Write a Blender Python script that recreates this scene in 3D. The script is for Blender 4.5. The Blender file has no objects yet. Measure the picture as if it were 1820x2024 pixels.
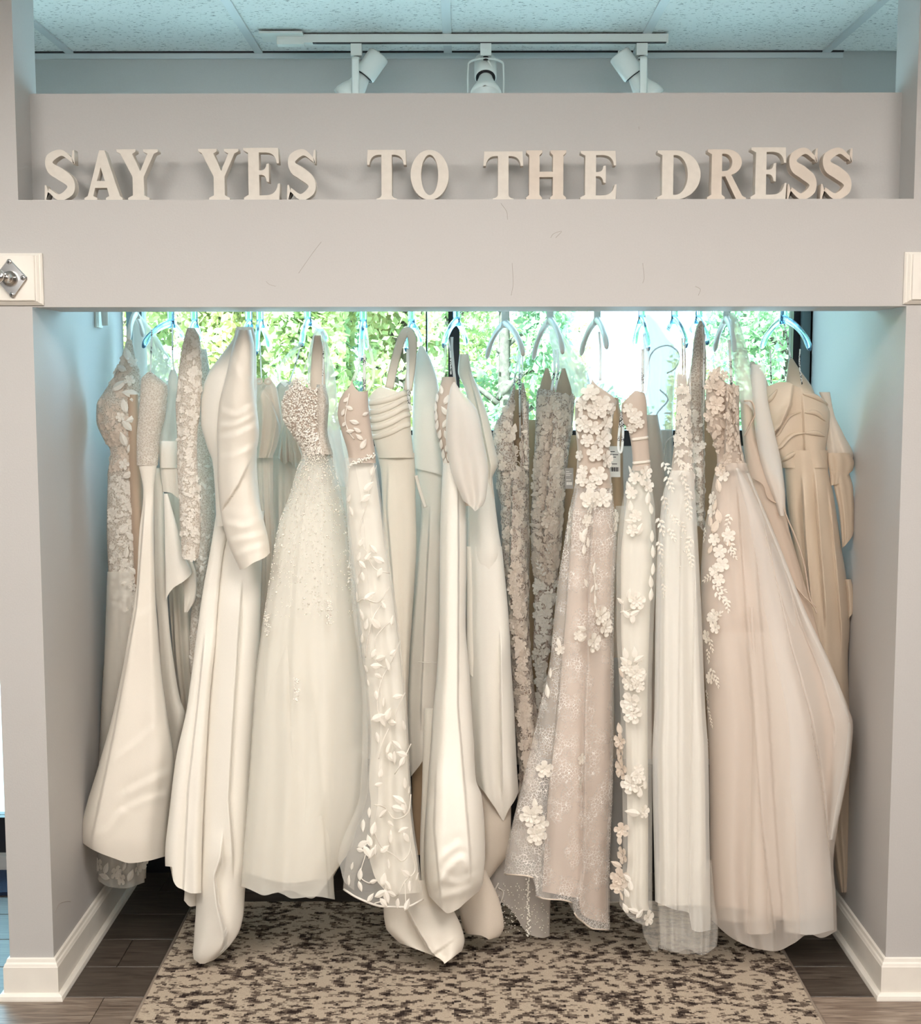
import bpy, bmesh, math, random
import numpy as np
from mathutils import Vector, Matrix
random.seed(7); rng = np.random.default_rng(7)
SC = bpy.context.scene
COL = SC.collection

# ------------------------------------------------------------------ camera
F_PX, TILT, YAW, ROLL, CX, CH, CD = 2644.6, 0.1008, -0.0014, -0.0011, -0.0175, 1.6223, 3.3724
ct, st = math.cos(TILT), math.sin(TILT)
FW = np.array([math.sin(YAW)*ct, math.cos(YAW)*ct, -st])
R0 = np.array([math.cos(YAW), -math.sin(YAW), 0.0]); U0 = np.cross(R0, FW)
RT = R0*math.cos(ROLL)+U0*math.sin(ROLL); UP = -R0*math.sin(ROLL)+U0*math.cos(ROLL)
CAM = np.array([CX, -CD, CH])
cd = bpy.data.cameras.new('camera'); cam = bpy.data.objects.new('camera', cd); COL.objects.link(cam)
cam.matrix_world = Matrix(((RT[0], UP[0], -FW[0], CAM[0]), (RT[1], UP[1], -FW[1], CAM[1]), (RT[2], UP[2], -FW[2], CAM[2]), (0, 0, 0, 1)))
cd.sensor_fit = 'HORIZONTAL'; cd.sensor_width = 36.0; cd.lens = 36.0*F_PX/1820.0
cd.clip_start = 0.05; cd.clip_end = 200
SC.camera = cam

# ------------------------------------------------------------------ light
w = bpy.data.worlds.new('sky'); SC.world = w; w.use_nodes = True
bgn = w.node_tree.nodes['Background']
bgn.inputs[0].default_value = (0.50, 0.82, 1.0, 1); bgn.inputs[1].default_value = 8.0

def add_light(name, kind, loc, direction, energy, color, size=None, size_y=None):
    l = bpy.data.lights.new(name, kind); l.energy = energy; l.color = color
    if kind == 'AREA':
        l.shape = 'RECTANGLE'; l.size = size; l.size_y = size_y or size
    if kind == 'SUN': l.angle = math.radians(1.0)
    o = bpy.data.objects.new(name, l); COL.objects.link(o); o.location = loc
    o.rotation_euler = Vector(direction).to_track_quat('-Z', 'Y').to_euler()
    return o
add_light('sun', 'SUN', (0, 0, 20), (0.35, 0.8, -0.85), 36.0, (0.64, 0.88, 1.0))
# fluorescent ceiling panels of the showroom, behind and beside the camera, and an added fill strip high at the rear
WARM = (1.0, 0.94, 0.88)
for lx in (-1.5, 0.0, 1.5):
    add_light('ceiling_panel_light', 'AREA', (lx, -1.9, 2.6), (0, 0.0, -1), 43, WARM, 0.6, 1.2)
add_light('rear_fill_light', 'AREA', (0, -5.6, 2.25), (0, 1, -.1), 54, (1.0, 0.96, 0.92), 5.5, .5)

vs = SC.view_settings
SC.display_settings.display_device = 'sRGB'
vs.view_transform = 'Standard'; vs.look = 'None'; vs.gamma = 1.0; vs.use_curve_mapping = False
vs.exposure = 0.24
SC.cycles.transparent_max_bounces = 24
SC.cycles.sample_clamp_indirect = 6.0

# ------------------------------------------------------------------ helpers
def srgb(r, g, b):
    f = lambda c: (c/12.92 if c <= .04045 else ((c+.055)/1.055)**2.4)
    return (f(r/255), f(g/255), f(b/255), 1.0)

def ray(px, py):
    px = np.asarray(px, float); py = np.asarray(py, float)
    return FW + ((px-910.0)/F_PX)[..., None]*RT - ((py-1012.0)/F_PX)[..., None]*UP
def P(px, py, Y):
    """point of the plane y = Y seen at photo pixel (px, py)"""
    d = ray(px, py); t = (np.asarray(Y, float)-CAM[1])/d[..., 1]
    return CAM + d*t[..., None]
def PZ(px, py, z):
    d = ray(px, py); t = (z-CAM[2])/d[..., 2]
    return CAM + d*t
def PXM(Y): return F_PX/(Y+CD)            # pixels per metre at depth Y

def link(o, parent=None):
    COL.objects.link(o)
    if parent is not None: o.parent = parent
    return o
def mesh_obj(name, verts, faces, mat, parent=None, smooth=True):
    off = np.array(parent.matrix_world.translation if parent is not None else (0, 0, 0)) if False else (np.array(ORG.get(parent.name, (0, 0, 0))) if parent is not None else np.zeros(3))
    me = bpy.data.meshes.new(name)
    v = np.asarray(verts, float)-off
    me.from_pydata(v.tolist(), [], [tuple(f) for f in faces])
    if smooth: me.polygons.foreach_set('use_smooth', [True]*len(me.polygons))
    if mat: me.materials.append(mat)
    me.update()
    o = bpy.data.objects.new(name, me); link(o, parent)
    ORG[o.name] = tuple(off) if parent is not None else (0, 0, 0)
    return o
ORG = {}
def thing(name, loc, label, cat, group=None):
    o = bpy.data.objects.new(name, None); o.empty_display_size = .05
    link(o); o.location = loc; ORG[o.name] = tuple(loc)
    o['label'] = label; o['category'] = cat
    if group: o['group'] = group
    return o
def tag(o, label, cat, group=None):
    o['label'] = label; o['category'] = cat
    if group: o['group'] = group
    return o
def structure(o): o['kind'] = 'structure'; return o
def stuff(o): o['kind'] = 'stuff'; return o

class MB:
    def __init__(s): s.v = []; s.f = []
    def add(s, v, f):
        n = len(s.v); s.v += [tuple(x) for x in v]; s.f += [tuple(i+n for i in q) for q in f]; return s
    def box(s, a, b):
        (x0, y0, z0), (x1, y1, z1) = a, b
        return s.add([(x0, y0, z0), (x1, y0, z0), (x1, y1, z0), (x0, y1, z0), (x0, y0, z1), (x1, y0, z1), (x1, y1, z1), (x0, y1, z1)],
                     [(0, 3, 2, 1), (4, 5, 6, 7), (0, 1, 5, 4), (1, 2, 6, 5), (2, 3, 7, 6), (3, 0, 4, 7)])
    def tube(s, pts, r, n=8, cap=True, flat=1.0):
        v, f = tube_geo(pts, r, n, cap, flat); return s.add(v, f)
    def build(s, name, mat, parent=None, smooth=False): return mesh_obj(name, s.v, s.f, mat, parent, smooth)
def tube_geo(pts, r, n=8, cap=True, flat=1.0, ref=None):
    pts = np.asarray(pts, float); m = len(pts)
    rr = np.full(m, r, float) if np.isscalar(r) else np.asarray(r, float)
    T = np.gradient(pts, axis=0); T /= np.linalg.norm(T, axis=1)[:, None]+1e-12
    a = np.array(ref if ref is not None else ((0, 1, 0) if abs(T[0][1]) < .8 else (1, 0, 0)), float)
    V = []
    for i in range(m):
        a = a-T[i]*(a@T[i]); a /= np.linalg.norm(a)+1e-12; b = np.cross(T[i], a)
        for k in range(n):
            t = 2*math.pi*k/n
            V.append(pts[i]+rr[i]*(math.cos(t)*a*flat+math.sin(t)*b))
    Fc = [(i*n+k, i*n+(k+1) % n, (i+1)*n+(k+1) % n, (i+1)*n+k) for i in range(m-1) for k in range(n)]
    if cap: Fc += [tuple(range(n-1, -1, -1)), tuple((m-1)*n+k for k in range(n))]
    return V, Fc
def smooth_path(pts, n=24):
    """Catmull-Rom through the points"""
    p = np.asarray(pts, float)
    if len(p) < 3: return np.array([p[0]+(p[-1]-p[0])*t for t in np.linspace(0, 1, n)])
    q = np.vstack([2*p[0]-p[1], p, 2*p[-1]-p[-2]]); out = []
    m = len(p)-1
    for t in np.linspace(0, m-1e-6, n):
        i = int(t); s = t-i; a, b, c, d = q[i:i+4]
        out.append(.5*((2*b)+(-a+c)*s+(2*a-5*b+4*c-d)*s*s+(-a+3*b-3*c+d)*s**3))
    return np.array(out)
def pchip(x, y):
    x = np.asarray(x, float); y = np.asarray(y, float)
    if len(x) == 2: return lambda t: np.interp(t, x, y)
    h = np.diff(x); d = np.diff(y)/h; m = np.zeros(len(x))
    for i in range(1, len(x)-1):
        if d[i-1]*d[i] > 0:
            w1 = 2*h[i]+h[i-1]; w2 = h[i]+2*h[i-1]; m[i] = (w1+w2)/(w1/d[i-1]+w2/d[i])
    m[0], m[-1] = d[0], d[-1]
    def f(t):
        t = np.clip(np.asarray(t, float), x[0], x[-1]); i = np.clip(np.searchsorted(x, t, 'right')-1, 0, len(h)-1)
        s = (t-x[i])/h[i]
        return (1+2*s)*(1-s)**2*y[i]+s*(1-s)**2*h[i]*m[i]+s*s*(3-2*s)*y[i+1]+s*s*(s-1)*h[i]*m[i+1]
    return f

# ------------------------------------------------------------------ materials
def mat(name):
    m = bpy.data.materials.new(name); m.use_nodes = True; nt = m.node_tree
    for n in list(nt.nodes):
        if n.type != 'OUTPUT_MATERIAL' and n.type != 'BSDF_PRINCIPLED': nt.nodes.remove(n)
    return m, nt, nt.nodes['Principled BSDF'], nt.nodes['Material Output']
def nd(nt, typ, **kw):
    n = nt.nodes.new(typ)
    for k, v in kw.items():
        if k.startswith('i_'): n.inputs[int(k[2:]) if k[2:].isdigit() else k[2:].replace('_', ' ')].default_value = v
        else: setattr(n, k, v)
    return n
def coords(nt, scale=(1, 1, 1)):
    tc = nd(nt, 'ShaderNodeTexCoord'); mp = nd(nt, 'ShaderNodeMapping'); mp.inputs['Scale'].default_value = scale
    nt.links.new(tc.outputs['Object'], mp.inputs[0]); return mp.outputs[0]
def ramp(nt, src, stops, interp='LINEAR'):
    r = nd(nt, 'ShaderNodeValToRGB'); r.color_ramp.interpolation = interp
    e = r.color_ramp.elements
    while len(e) < len(stops): e.new(.5)
    for x, (p, c) in zip(e, stops): x.position = p; x.color = c
    nt.links.new(src, r.inputs[0]); return r.outputs[0]
def bump(nt, h, bs, strength, dist=.002):
    b = nd(nt, 'ShaderNodeBump'); b.inputs['Strength'].default_value = strength; b.inputs['Distance'].default_value = dist
    nt.links.new(h, b.inputs['Height']); nt.links.new(b.outputs[0], bs.inputs['Normal']); return b
def plain(name, col, rough=.6, metal=0.0, noise=None, spec=.4):
    m, nt, bs, out = mat(name)
    bs.inputs['Base Color'].default_value = col; bs.inputs['Roughness'].default_value = rough; bs.inputs['Metallic'].default_value = metal
    bs.inputs['Specular IOR Level'].default_value = spec
    if noise:
        sc, am, bst = noise
        n = nd(nt, 'ShaderNodeTexNoise', i_Scale=sc, i_Detail=4.0); nt.links.new(coords(nt), n.inputs['Vector'])
        c2 = tuple(min(1, x*(1-am)) for x in col[:3])+(1,); c3 = tuple(min(1, x*(1+am)) for x in col[:3])+(1,)
        nt.links.new(ramp(nt, n.outputs[0], [(.35, c2), (.65, c3)]), bs.inputs['Base Color'])
        if bst: bump(nt, n.outputs[0], bs, bst)
    return m
def add_translucent(nt, bs, out, col_socket, col, f):
    tr = nd(nt, 'ShaderNodeBsdfTranslucent'); tr.inputs[0].default_value = col
    if col_socket: nt.links.new(col_socket, tr.inputs[0])
    mx = nd(nt, 'ShaderNodeMixShader'); mx.inputs[0].default_value = f
    nt.links.new(bs.outputs[0], mx.inputs[1]); nt.links.new(tr.outputs[0], mx.inputs[2])
    nt.links.new(mx.outputs[0], out.inputs[0]); return mx
def cloth(name, col, rough=.55, transl=.22, wr=.25, weave=900, sheen=.15):
    """woven cloth: fine weave and broad soft creases as relief"""
    m, nt, bs, out = mat(name)
    bs.inputs['Base Color'].default_value = col; bs.inputs['Roughness'].default_value = rough
    bs.inputs['Specular IOR Level'].default_value = .35; bs.inputs['Sheen Weight'].default_value = sheen
    n1 = nd(nt, 'ShaderNodeTexNoise', i_Scale=5.0, i_Detail=3.0); nt.links.new(coords(nt, (1.6, 1, .7)), n1.inputs['Vector'])
    n2 = nd(nt, 'ShaderNodeTexNoise', i_Scale=float(weave), i_Detail=1.0); nt.links.new(coords(nt), n2.inputs['Vector'])
    ad = nd(nt, 'ShaderNodeMath', operation='MULTIPLY_ADD'); ad.inputs[1].default_value = .02
    nt.links.new(n2.outputs[0], ad.inputs[0]); nt.links.new(n1.outputs[0], ad.inputs[2])
    bump(nt, ad.outputs[0], bs, wr, .03)
    c2 = tuple(x*.955 for x in col[:3])+(1,)
    cr = ramp(nt, n2.outputs[0], [(.3, c2), (.7, col)]); nt.links.new(cr, bs.inputs['Base Color'])
    add_translucent(nt, bs, out, None, col, transl); return m
def lace(name, ground, thread, scale=55, cut=.5, transl=.2):
    """embroidered ground: thread motifs standing proud of the ground cloth"""
    m, nt, bs, out = mat(name); bs.inputs['Roughness'].default_value = .75
    bs.inputs['Specular IOR Level'].default_value = .2
    co = coords(nt)
    nz = nd(nt, 'ShaderNodeTexNoise', i_Scale=scale*.6, i_Detail=2.0); nt.links.new(co, nz.inputs['Vector'])
    mixv = nd(nt, 'ShaderNodeVectorMath', operation='MULTIPLY_ADD'); mixv.inputs[1].default_value = (.012,)*3
    nt.links.new(nz.outputs['Color'], mixv.inputs[0]); nt.links.new(co, mixv.inputs[2])
    vo = nd(nt, 'ShaderNodeTexVoronoi', feature='DISTANCE_TO_EDGE', i_Scale=float(scale)); nt.links.new(mixv.outputs[0], vo.inputs['Vector'])
    v2 = nd(nt, 'ShaderNodeTexVoronoi', feature='F1', i_Scale=scale*.55); nt.links.new(mixv.outputs[0], v2.inputs['Vector'])
    a = ramp(nt, vo.outputs[0], [(.05, (1, 1, 1, 1)), (.16, (0, 0, 0, 1))])
    b = ramp(nt, v2.outputs[0], [(cut*.55, (1, 1, 1, 1)), (cut*.75, (0, 0, 0, 1))])
    mxm = nd(nt, 'ShaderNodeMath', operation='MAXIMUM'); nt.links.new(a, mxm.inputs[0]); nt.links.new(b, mxm.inputs[1])
    mc = nd(nt, 'ShaderNodeMixRGB'); nt.links.new(mxm.outputs[0], mc.inputs[0]); mc.inputs[1].default_value = ground; mc.inputs[2].default_value = thread
    nt.links.new(mc.outputs[0], bs.inputs['Base Color']); bump(nt, mxm.outputs[0], bs, .6, .003)
    add_translucent(nt, bs, out, mc.outputs[0], thread, transl); return m
def tulle(name, col, op=.4, net=False, rough=.8, tr=.14):
    """sheer net: partly see-through cloth"""
    m, nt, bs, out = mat(name); bs.inputs['Base Color'].default_value = col; bs.inputs['Roughness'].default_value = rough
    bs.inputs['Specular IOR Level'].default_value = .1
    mx = add_translucent(nt, bs, out, None, col, tr)
    tp = nd(nt, 'ShaderNodeBsdfTransparent'); mx2 = nd(nt, 'ShaderNodeMixShader'); mx2.inputs[0].default_value = op
    if net:      # crackle thread pattern woven into the net
        vo = nd(nt, 'ShaderNodeTexVoronoi', feature='DISTANCE_TO_EDGE', i_Scale=120.0); nt.links.new(coords(nt, (1, .3, 1)), vo.inputs['Vector'])
        nz = nd(nt, 'ShaderNodeTexNoise', i_Scale=14.0, i_Detail=2.0); nt.links.new(coords(nt), nz.inputs['Vector'])
        a = ramp(nt, vo.outputs[0], [(.02, (.66,)*3+(1,)), (.06, (0, 0, 0, 1))]); b = ramp(nt, nz.outputs[0], [(.45, (0, 0, 0, 1)), (.58, (1, 1, 1, 1))])
        mu = nd(nt, 'ShaderNodeMath', operation='MULTIPLY_ADD'); mu.inputs[2].default_value = op
        nt.links.new(a, mu.inputs[0]); nt.links.new(b, mu.inputs[1]); nt.links.new(mu.outputs[0], mx2.inputs[0])
    nt.links.new(tp.outputs[0], mx2.inputs[1]); nt.links.new(mx.outputs[0], mx2.inputs[2]); nt.links.new(mx2.outputs[0], out.inputs[0]); return m

M = {}
M['wall'] = plain('wall_paint', srgb(187, 184, 181), .55, noise=(220, .012, .12))
M['far_wall'] = plain('far_wall_paint', srgb(132, 126, 120), .7)
M['trim'] = plain('trim_paint', srgb(232, 226, 216), .35, noise=(18, .02, .0))
M['white_enamel'] = plain('white_enamel', srgb(232, 230, 224), .4)
M['letter_white'] = plain('letter_paint', srgb(214, 207, 197), .6, noise=(60, .03, .1))
M['letter_wood'] = plain('letter_pale_wood', srgb(211, 199, 186), .65, noise=(25, .06, .15))
M['chrome'] = plain('chrome', (.78, .77, .76, 1), .12, 1.0)
M['dark'] = plain('dark_slot', (.015, .013, .015, 1), .5)
M['black_frame'] = plain('black_anodised_frame', (.012, .013, .018, 1), .4)
M['teal_frame'] = plain('grey_frame', srgb(120, 140, 146), .4)
M['steel'] = plain('brushed_steel', (.55, .55, .55, 1), .3, 1.0)
M['plastic'] = plain('white_hanger_plastic', srgb(228, 224, 216), .35)
M['navy'] = plain('navy_pile', (.012, .025, .06, 1), .9, noise=(300, .3, .3))
M['ink'] = plain('ink', (.03, .03, .035, 1), .7)
M['card'] = plain('card', srgb(226, 222, 215), .7)
M['card_grey'] = plain('card_grey', srgb(150, 145, 140), .7)
M['scuff'] = plain('scuff', srgb(150, 140, 130), .8)
M['bark'] = plain('bark', srgb(96, 84, 70), .9, noise=(30, .25, .4))
M['concrete'] = plain('concrete', srgb(205, 202, 192), .9, noise=(3, .06, .1))
M['parking'] = plain('parking_lot', srgb(190, 192, 194), .9, noise=(6, .05, .2))
M['render_white'] = plain('white_panel', srgb(235, 235, 232), .6)
M['roof_blue'] = plain('blue_roof', srgb(70, 140, 190), .5)
M['car_glass'] = plain('dark_glass', (.02, .025, .03, 1), .1)
M['rubber'] = plain('tyre', (.02, .02, .02, 1), .8)

IV = srgb(238, 231, 219)
M['satin'] = cloth('ivory_satin', srgb(240, 232, 219), .42, .09, .22)
M['satin_warm'] = cloth('warm_ivory_satin', srgb(236, 226, 210), .45, .09, .2)
M['satin_white'] = cloth('white_satin', srgb(243, 237, 226), .42, .09, .22)
M['chiffon'] = cloth('greige_chiffon', srgb(222, 209, 193), .7, .08, .12)
M['champagne'] = cloth('champagne_satin', srgb(212, 193, 170), .33, .1, .22)
M['ivory_lining'] = cloth('ivory_lining', srgb(246, 241, 230), .6, .2, .12)
M['blush_lining'] = cloth('blush_lining', srgb(225, 206, 191), .6, .18, .12)
M['taupe_lining'] = cloth('taupe_sheer_lining', srgb(206, 190, 175), .6, .12, .12)
M['nude_lining'] = cloth('nude_lining', srgb(203, 178, 154), .65, .15, .1)
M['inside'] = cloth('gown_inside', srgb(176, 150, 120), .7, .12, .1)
M['lace_ivory'] = lace('ivory_lace', srgb(214, 202, 187), srgb(238, 230, 219), 150, .42)
M['lace_blush'] = lace('blush_lace', srgb(182, 162, 147), srgb(226, 214, 203), 130, .4)
M['lace_net'] = lace('netted_lace', srgb(196, 180, 165), srgb(232, 223, 212), 130, .3)
M['thread'] = cloth('embroidery_thread', srgb(244, 238, 228), .7, .2, .05)
M['thread_warm'] = cloth('warm_embroidery_thread', srgb(233, 219, 204), .7, .2, .05)
M['tulle'] = tulle('ivory_tulle', srgb(250, 247, 238), .34)
M['tulle_white'] = tulle('white_tulle', srgb(251, 249, 244), .36)
M['tulle_thin'] = tulle('thin_tulle', srgb(250, 247, 240), .2)
M['tulle_blush'] = tulle('blush_tulle', srgb(248, 238, 228), .34)
M['tulle_net'] = tulle('crackle_tulle', srgb(253, 248, 242), .24, True, tr=.05)
M['organza'] = tulle('organza', srgb(240, 233, 224), .56, rough=.4)
M['organza_cape'] = tulle('limp_organza', srgb(216, 206, 196), .62, rough=.4, tr=.04)
M['organza_blush'] = tulle('blush_organza', srgb(224, 203, 184), .80, rough=.4)
M['bead'] = plain('pearl_bead', srgb(240, 234, 224), .18, spec=.8)

def clear_plastic():
    m, nt, bs, out = mat('clear_blue_plastic')
    bs.inputs['Base Color'].default_value = (.42, .76, 1.0, 1); bs.inputs['Roughness'].default_value = .08
    bs.inputs['Transmission Weight'].default_value = .92; bs.inputs['IOR'].default_value = 1.42
    return m
M['clear'] = clear_plastic()
def pane_glass():
    m, nt, bs, out = mat('pane_glass'); nt.nodes.remove(bs)
    tp = nd(nt, 'ShaderNodeBsdfTransparent'); tp.inputs[0].default_value = (.93, .97, .98, 1)
    gl = nd(nt, 'ShaderNodeBsdfGlossy'); gl.inputs['Roughness'].default_value = .02
    fr = nd(nt, 'ShaderNodeFresnel'); fr.inputs[0].default_value = 1.25
    mx = nd(nt, 'ShaderNodeMixShader')
    nt.links.new(fr.outputs[0], mx.inputs[0]); nt.links.new(tp.outputs[0], mx.inputs[1]); nt.links.new(gl.outputs[0], mx.inputs[2])
    nt.links.new(mx.outputs[0], out.inputs[0]); return m
M['glass'] = pane_glass()
def leaf_mat(name, c1, c2):
    m, nt, bs, out = mat(name)
    n = nd(nt, 'ShaderNodeTexNoise', i_Scale=3.5, i_Detail=3.0); nt.links.new(coords(nt), n.inputs['Vector'])
    c = ramp(nt, n.outputs[0], [(.35, c1), (.62, c2)]); nt.links.new(c, bs.inputs['Base Color']); bs.inputs['Roughness'].default_value = .6
    add_translucent(nt, bs, out, c, c2, .45); return m
M['leaf_a'] = leaf_mat('leaf_green', srgb(120, 146, 92), srgb(196, 198, 132))
M['leaf_b'] = leaf_mat('leaf_pale', srgb(146, 166, 106), srgb(220, 212, 156))
M['leaf_c'] = leaf_mat('leaf_blue_green', srgb(108, 140, 108), srgb(166, 184, 132))
def tile_mat():
    m, nt, bs, out = mat('fissured_ceiling_tile'); bs.inputs['Roughness'].default_value = .95; bs.inputs['Specular IOR Level'].default_value = .1
    co = coords(nt, (1, 1, 1))
    nz = nd(nt, 'ShaderNodeTexNoise', i_Scale=150.0, i_Detail=2.0); nt.links.new(coords(nt, (.55, 1.3, 1)), nz.inputs['Vector'])
    a = ramp(nt, nz.outputs[0], [(.335, (0, 0, 0, 1)), (.375, (1, 1, 1, 1))])
    mc = nd(nt, 'ShaderNodeMixRGB'); nt.links.new(a, mc.inputs[0]); mc.inputs[1].default_value = srgb(150, 150, 150); mc.inputs[2].default_value = srgb(236, 236, 233)
    nt.links.new(mc.outputs[0], bs.inputs['Base Color']); bump(nt, a, bs, .5, .003); return m
M['tile'] = tile_mat()
M['grid'] = plain('ceiling_grid_enamel', srgb(206, 208, 208), .45)
def plank_mat(name, dim):
    m, nt, bs, out = mat(name); bs.inputs['Roughness'].default_value = .42
    oi = nd(nt, 'ShaderNodeObjectInfo'); tc = nd(nt, 'ShaderNodeTexCoord')
    mp = nd(nt, 'ShaderNodeMapping'); mp.inputs['Scale'].default_value = (2.2, 26, 1)
    ml = nd(nt, 'ShaderNodeVectorMath', operation='SCALE'); ml.inputs['Scale'].default_value = 9.0
    cb = nd(nt, 'ShaderNodeCombineXYZ'); nt.links.new(oi.outputs['Random'], cb.inputs[0]); nt.links.new(oi.outputs['Random'], cb.inputs[2])
    nt.links.new(cb.outputs[0], ml.inputs[0]); av = nd(nt, 'ShaderNodeVectorMath', operation='ADD')
    nt.links.new(tc.outputs['Object'], av.inputs[0]); nt.links.new(ml.outputs[0], av.inputs[1]); nt.links.new(av.outputs[0], mp.inputs[0])
    nz = nd(nt, 'ShaderNodeTexNoise', i_Scale=3.0, i_Detail=6.0, i_Distortion=1.2); nt.links.new(mp.outputs[0], nz.inputs['Vector'])
    c = ramp(nt, nz.outputs[0], [(.3, srgb(72, 60, 52)), (.5, srgb(104, 91, 80)), (.72, srgb(128, 116, 104))])
    hs = nd(nt, 'ShaderNodeHueSaturation'); nt.links.new(c, hs.inputs['Color'])
    mr = nd(nt, 'ShaderNodeMapRange'); mr.inputs['To Min'].default_value = .72*dim; mr.inputs['To Max'].default_value = 1.2*dim
    nt.links.new(oi.outputs['Random'], mr.inputs[0]); nt.links.new(mr.outputs[0], hs.inputs['Value'])
    nt.links.new(hs.outputs[0], bs.inputs['Base Color']); bump(nt, nz.outputs[0], bs, .15, .002); return m
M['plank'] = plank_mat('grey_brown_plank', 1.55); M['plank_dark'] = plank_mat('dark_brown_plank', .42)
def rug_mat():
    m, nt, bs, out = mat('distressed_rug_pile'); bs.inputs['Roughness'].default_value = 1.0; bs.inputs['Specular IOR Level'].default_value = .05
    q = nd(nt, 'ShaderNodeVectorMath', operation='SNAP'); q.inputs[1].default_value = (.006, .004, 1)
    tc = nd(nt, 'ShaderNodeTexCoord'); nt.links.new(tc.outputs['Object'], q.inputs[0])
    def nz(scale, sv, det=4.0):
        mp = nd(nt, 'ShaderNodeMapping'); mp.inputs['Scale'].default_value = sv; nt.links.new(q.outputs[0], mp.inputs[0])
        n = nd(nt, 'ShaderNodeTexNoise', i_Scale=scale, i_Detail=det, i_Roughness=.65); nt.links.new(mp.outputs[0], n.inputs['Vector']); return n.outputs[0]
    a = nz(40, (.7, 1, 1)); b = nz(11, (.8, 1, 1)); c = nz(70, (.6, 1.1, 1), 3)
    ad = nd(nt, 'ShaderNodeMath', operation='MULTIPLY_ADD'); ad.inputs[1].default_value = .45; nt.links.new(b, ad.inputs[0]); nt.links.new(a, ad.inputs[2])
    c1 = ramp(nt, ad.outputs[0], [(.0, srgb(190, 174, 155)), (.715, srgb(190, 174, 155)), (.75, srgb(124, 110, 98)), (.80, srgb(106, 93, 82))], 'LINEAR')
    ad2 = nd(nt, 'ShaderNodeMath', operation='MULTIPLY_ADD'); ad2.inputs[1].default_value = .7; nt.links.new(c, ad2.inputs[0]); nt.links.new(ad.outputs[0], ad2.inputs[2])
    f = ramp(nt, ad2.outputs[0], [(.0, (0, 0, 0, 1)), (.50, (0, 0, 0, 1))]);
    sub = nd(nt, 'ShaderNodeMapRange'); sub.inputs['From Min'].default_value = 1.165; sub.inputs['From Max'].default_value = 1.20; nt.links.new(ad2.outputs[0], sub.inputs[0])
    mc = nd(nt, 'ShaderNodeMixRGB'); nt.links.new(sub.outputs[0], mc.inputs[0]); nt.links.new(c1, mc.inputs[1]); mc.inputs[2].default_value = srgb(54, 45, 42)
    fine = nd(nt, 'ShaderNodeTexNoise', i_Scale=420.0, i_Detail=1.0); nt.links.new(tc.outputs['Object'], fine.inputs['Vector'])
    mm = nd(nt, 'ShaderNodeMixRGB', blend_type='MULTIPLY'); mm.inputs[0].default_value = .5
    nt.links.new(mc.outputs[0], mm.inputs[1]); nt.links.new(ramp(nt, fine.outputs[0], [(.3, (.55,)*3+(1,)), (.7, (1, 1, 1, 1))]), mm.inputs[2])
    nt.links.new(mm.outputs[0], bs.inputs['Base Color']); bump(nt, fine.outputs[0], bs, .7, .004); return m
M['rug'] = rug_mat()
M['rug_binding'] = plain('rug_binding', srgb(150, 136, 122), .9)
def ribbon_mat():
    m, nt, bs, out = mat('printed_ribbon'); bs.inputs['Roughness'].default_value = .5
    n = nd(nt, 'ShaderNodeTexNoise', i_Scale=330.0, i_Detail=1.0); nt.links.new(coords(nt, (1, 1, 1)), n.inputs['Vector'])
    n2 = nd(nt, 'ShaderNodeTexNoise', i_Scale=26.0, i_Detail=0.0); nt.links.new(coords(nt, (.2, .2, 1)), n2.inputs['Vector'])
    mu = nd(nt, 'ShaderNodeMath', operation='MULTIPLY')
    nt.links.new(ramp(nt, n.outputs[0], [(.52, (0, 0, 0, 1)), (.56, (1, 1, 1, 1))]), mu.inputs[0]); nt.links.new(ramp(nt, n2.outputs[0], [(.56, (0, 0, 0, 1)), (.6, (1, 1, 1, 1))]), mu.inputs[1])
    mc = nd(nt, 'ShaderNodeMixRGB'); nt.links.new(mu.outputs[0], mc.inputs[0]); mc.inputs[1].default_value = srgb(244, 242, 238); mc.inputs[2].default_value = (.03, .03, .03, 1)
    nt.links.new(mc.outputs[0], bs.inputs['Base Color']); add_translucent(nt, bs, out, mc.outputs[0], (1, 1, 1, 1), .5); return m
M['ribbon'] = ribbon_mat()

# ------------------------------------------------------------------ structure
W, D = 1.09, 0.897
WT = .115                                          # thickness of the left stub wall
ZH = 1.796                                         # underside of the header
ZL = float(P(905, 394, 0)[2])                      # ledge the letters stand on
ZP = float(P(905, 184, .115)[2])                   # top of the upper panel
ZC = float(P(905, 106, D)[2])                      # ceiling
XL, XR = float(P(36, 393, 0)[0]), float(P(1806, 386, 0)[0])
def sbox(name, a, b, m='wall', parent=None):
    o = MB().box(a, b).build(name, M[m], parent)
    if parent is None: structure(o)
    return o
wl = structure(MB().box((-W-WT, 0, 0), (-W, D, ZH)).box((-W-WT, .25, ZH), (-W, D, 2.25)).build('wall_left', M['wall']))
wr = structure(MB().box((W, 0, 0), (W+.75, D+.3, ZH)).box((W, .25, ZH), (W+.75, D+.3, 2.25)).build('wall_right', M['wall']))
wf = sbox('wall_front', (-W-.75, 0, ZH), (W+.75, .25, ZL))
sbox('upper_panel', (XL, .115, ZL), (XR, .17, ZP), 'wall', wf)
sbox('upper_pier', (-W-.75, 0, ZL), (XL, .17, ZC+.1), 'wall', wf)
sbox('upper_pier', (XR, 0, ZL), (W+.75, .17, ZC+.1), 'wall', wf)
ZWT, ZWB = 2.40, 1.40                              # window head and sill
xcor = float(P(1663, 150, D)[0])
mb = MB().box((-3.4, D, ZWT), (xcor, D+.15, ZC+.1)).box((-W-WT+.02, D, 0), (W+.1, D+.15, ZWB)).box((-3.4, D, 0), (-W-WT, D+.15, .05))
mb.box((W, D, ZWB), (xcor, D+.15, ZWT))
wb = structure(mb.build('wall_back', M['wall']))
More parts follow.
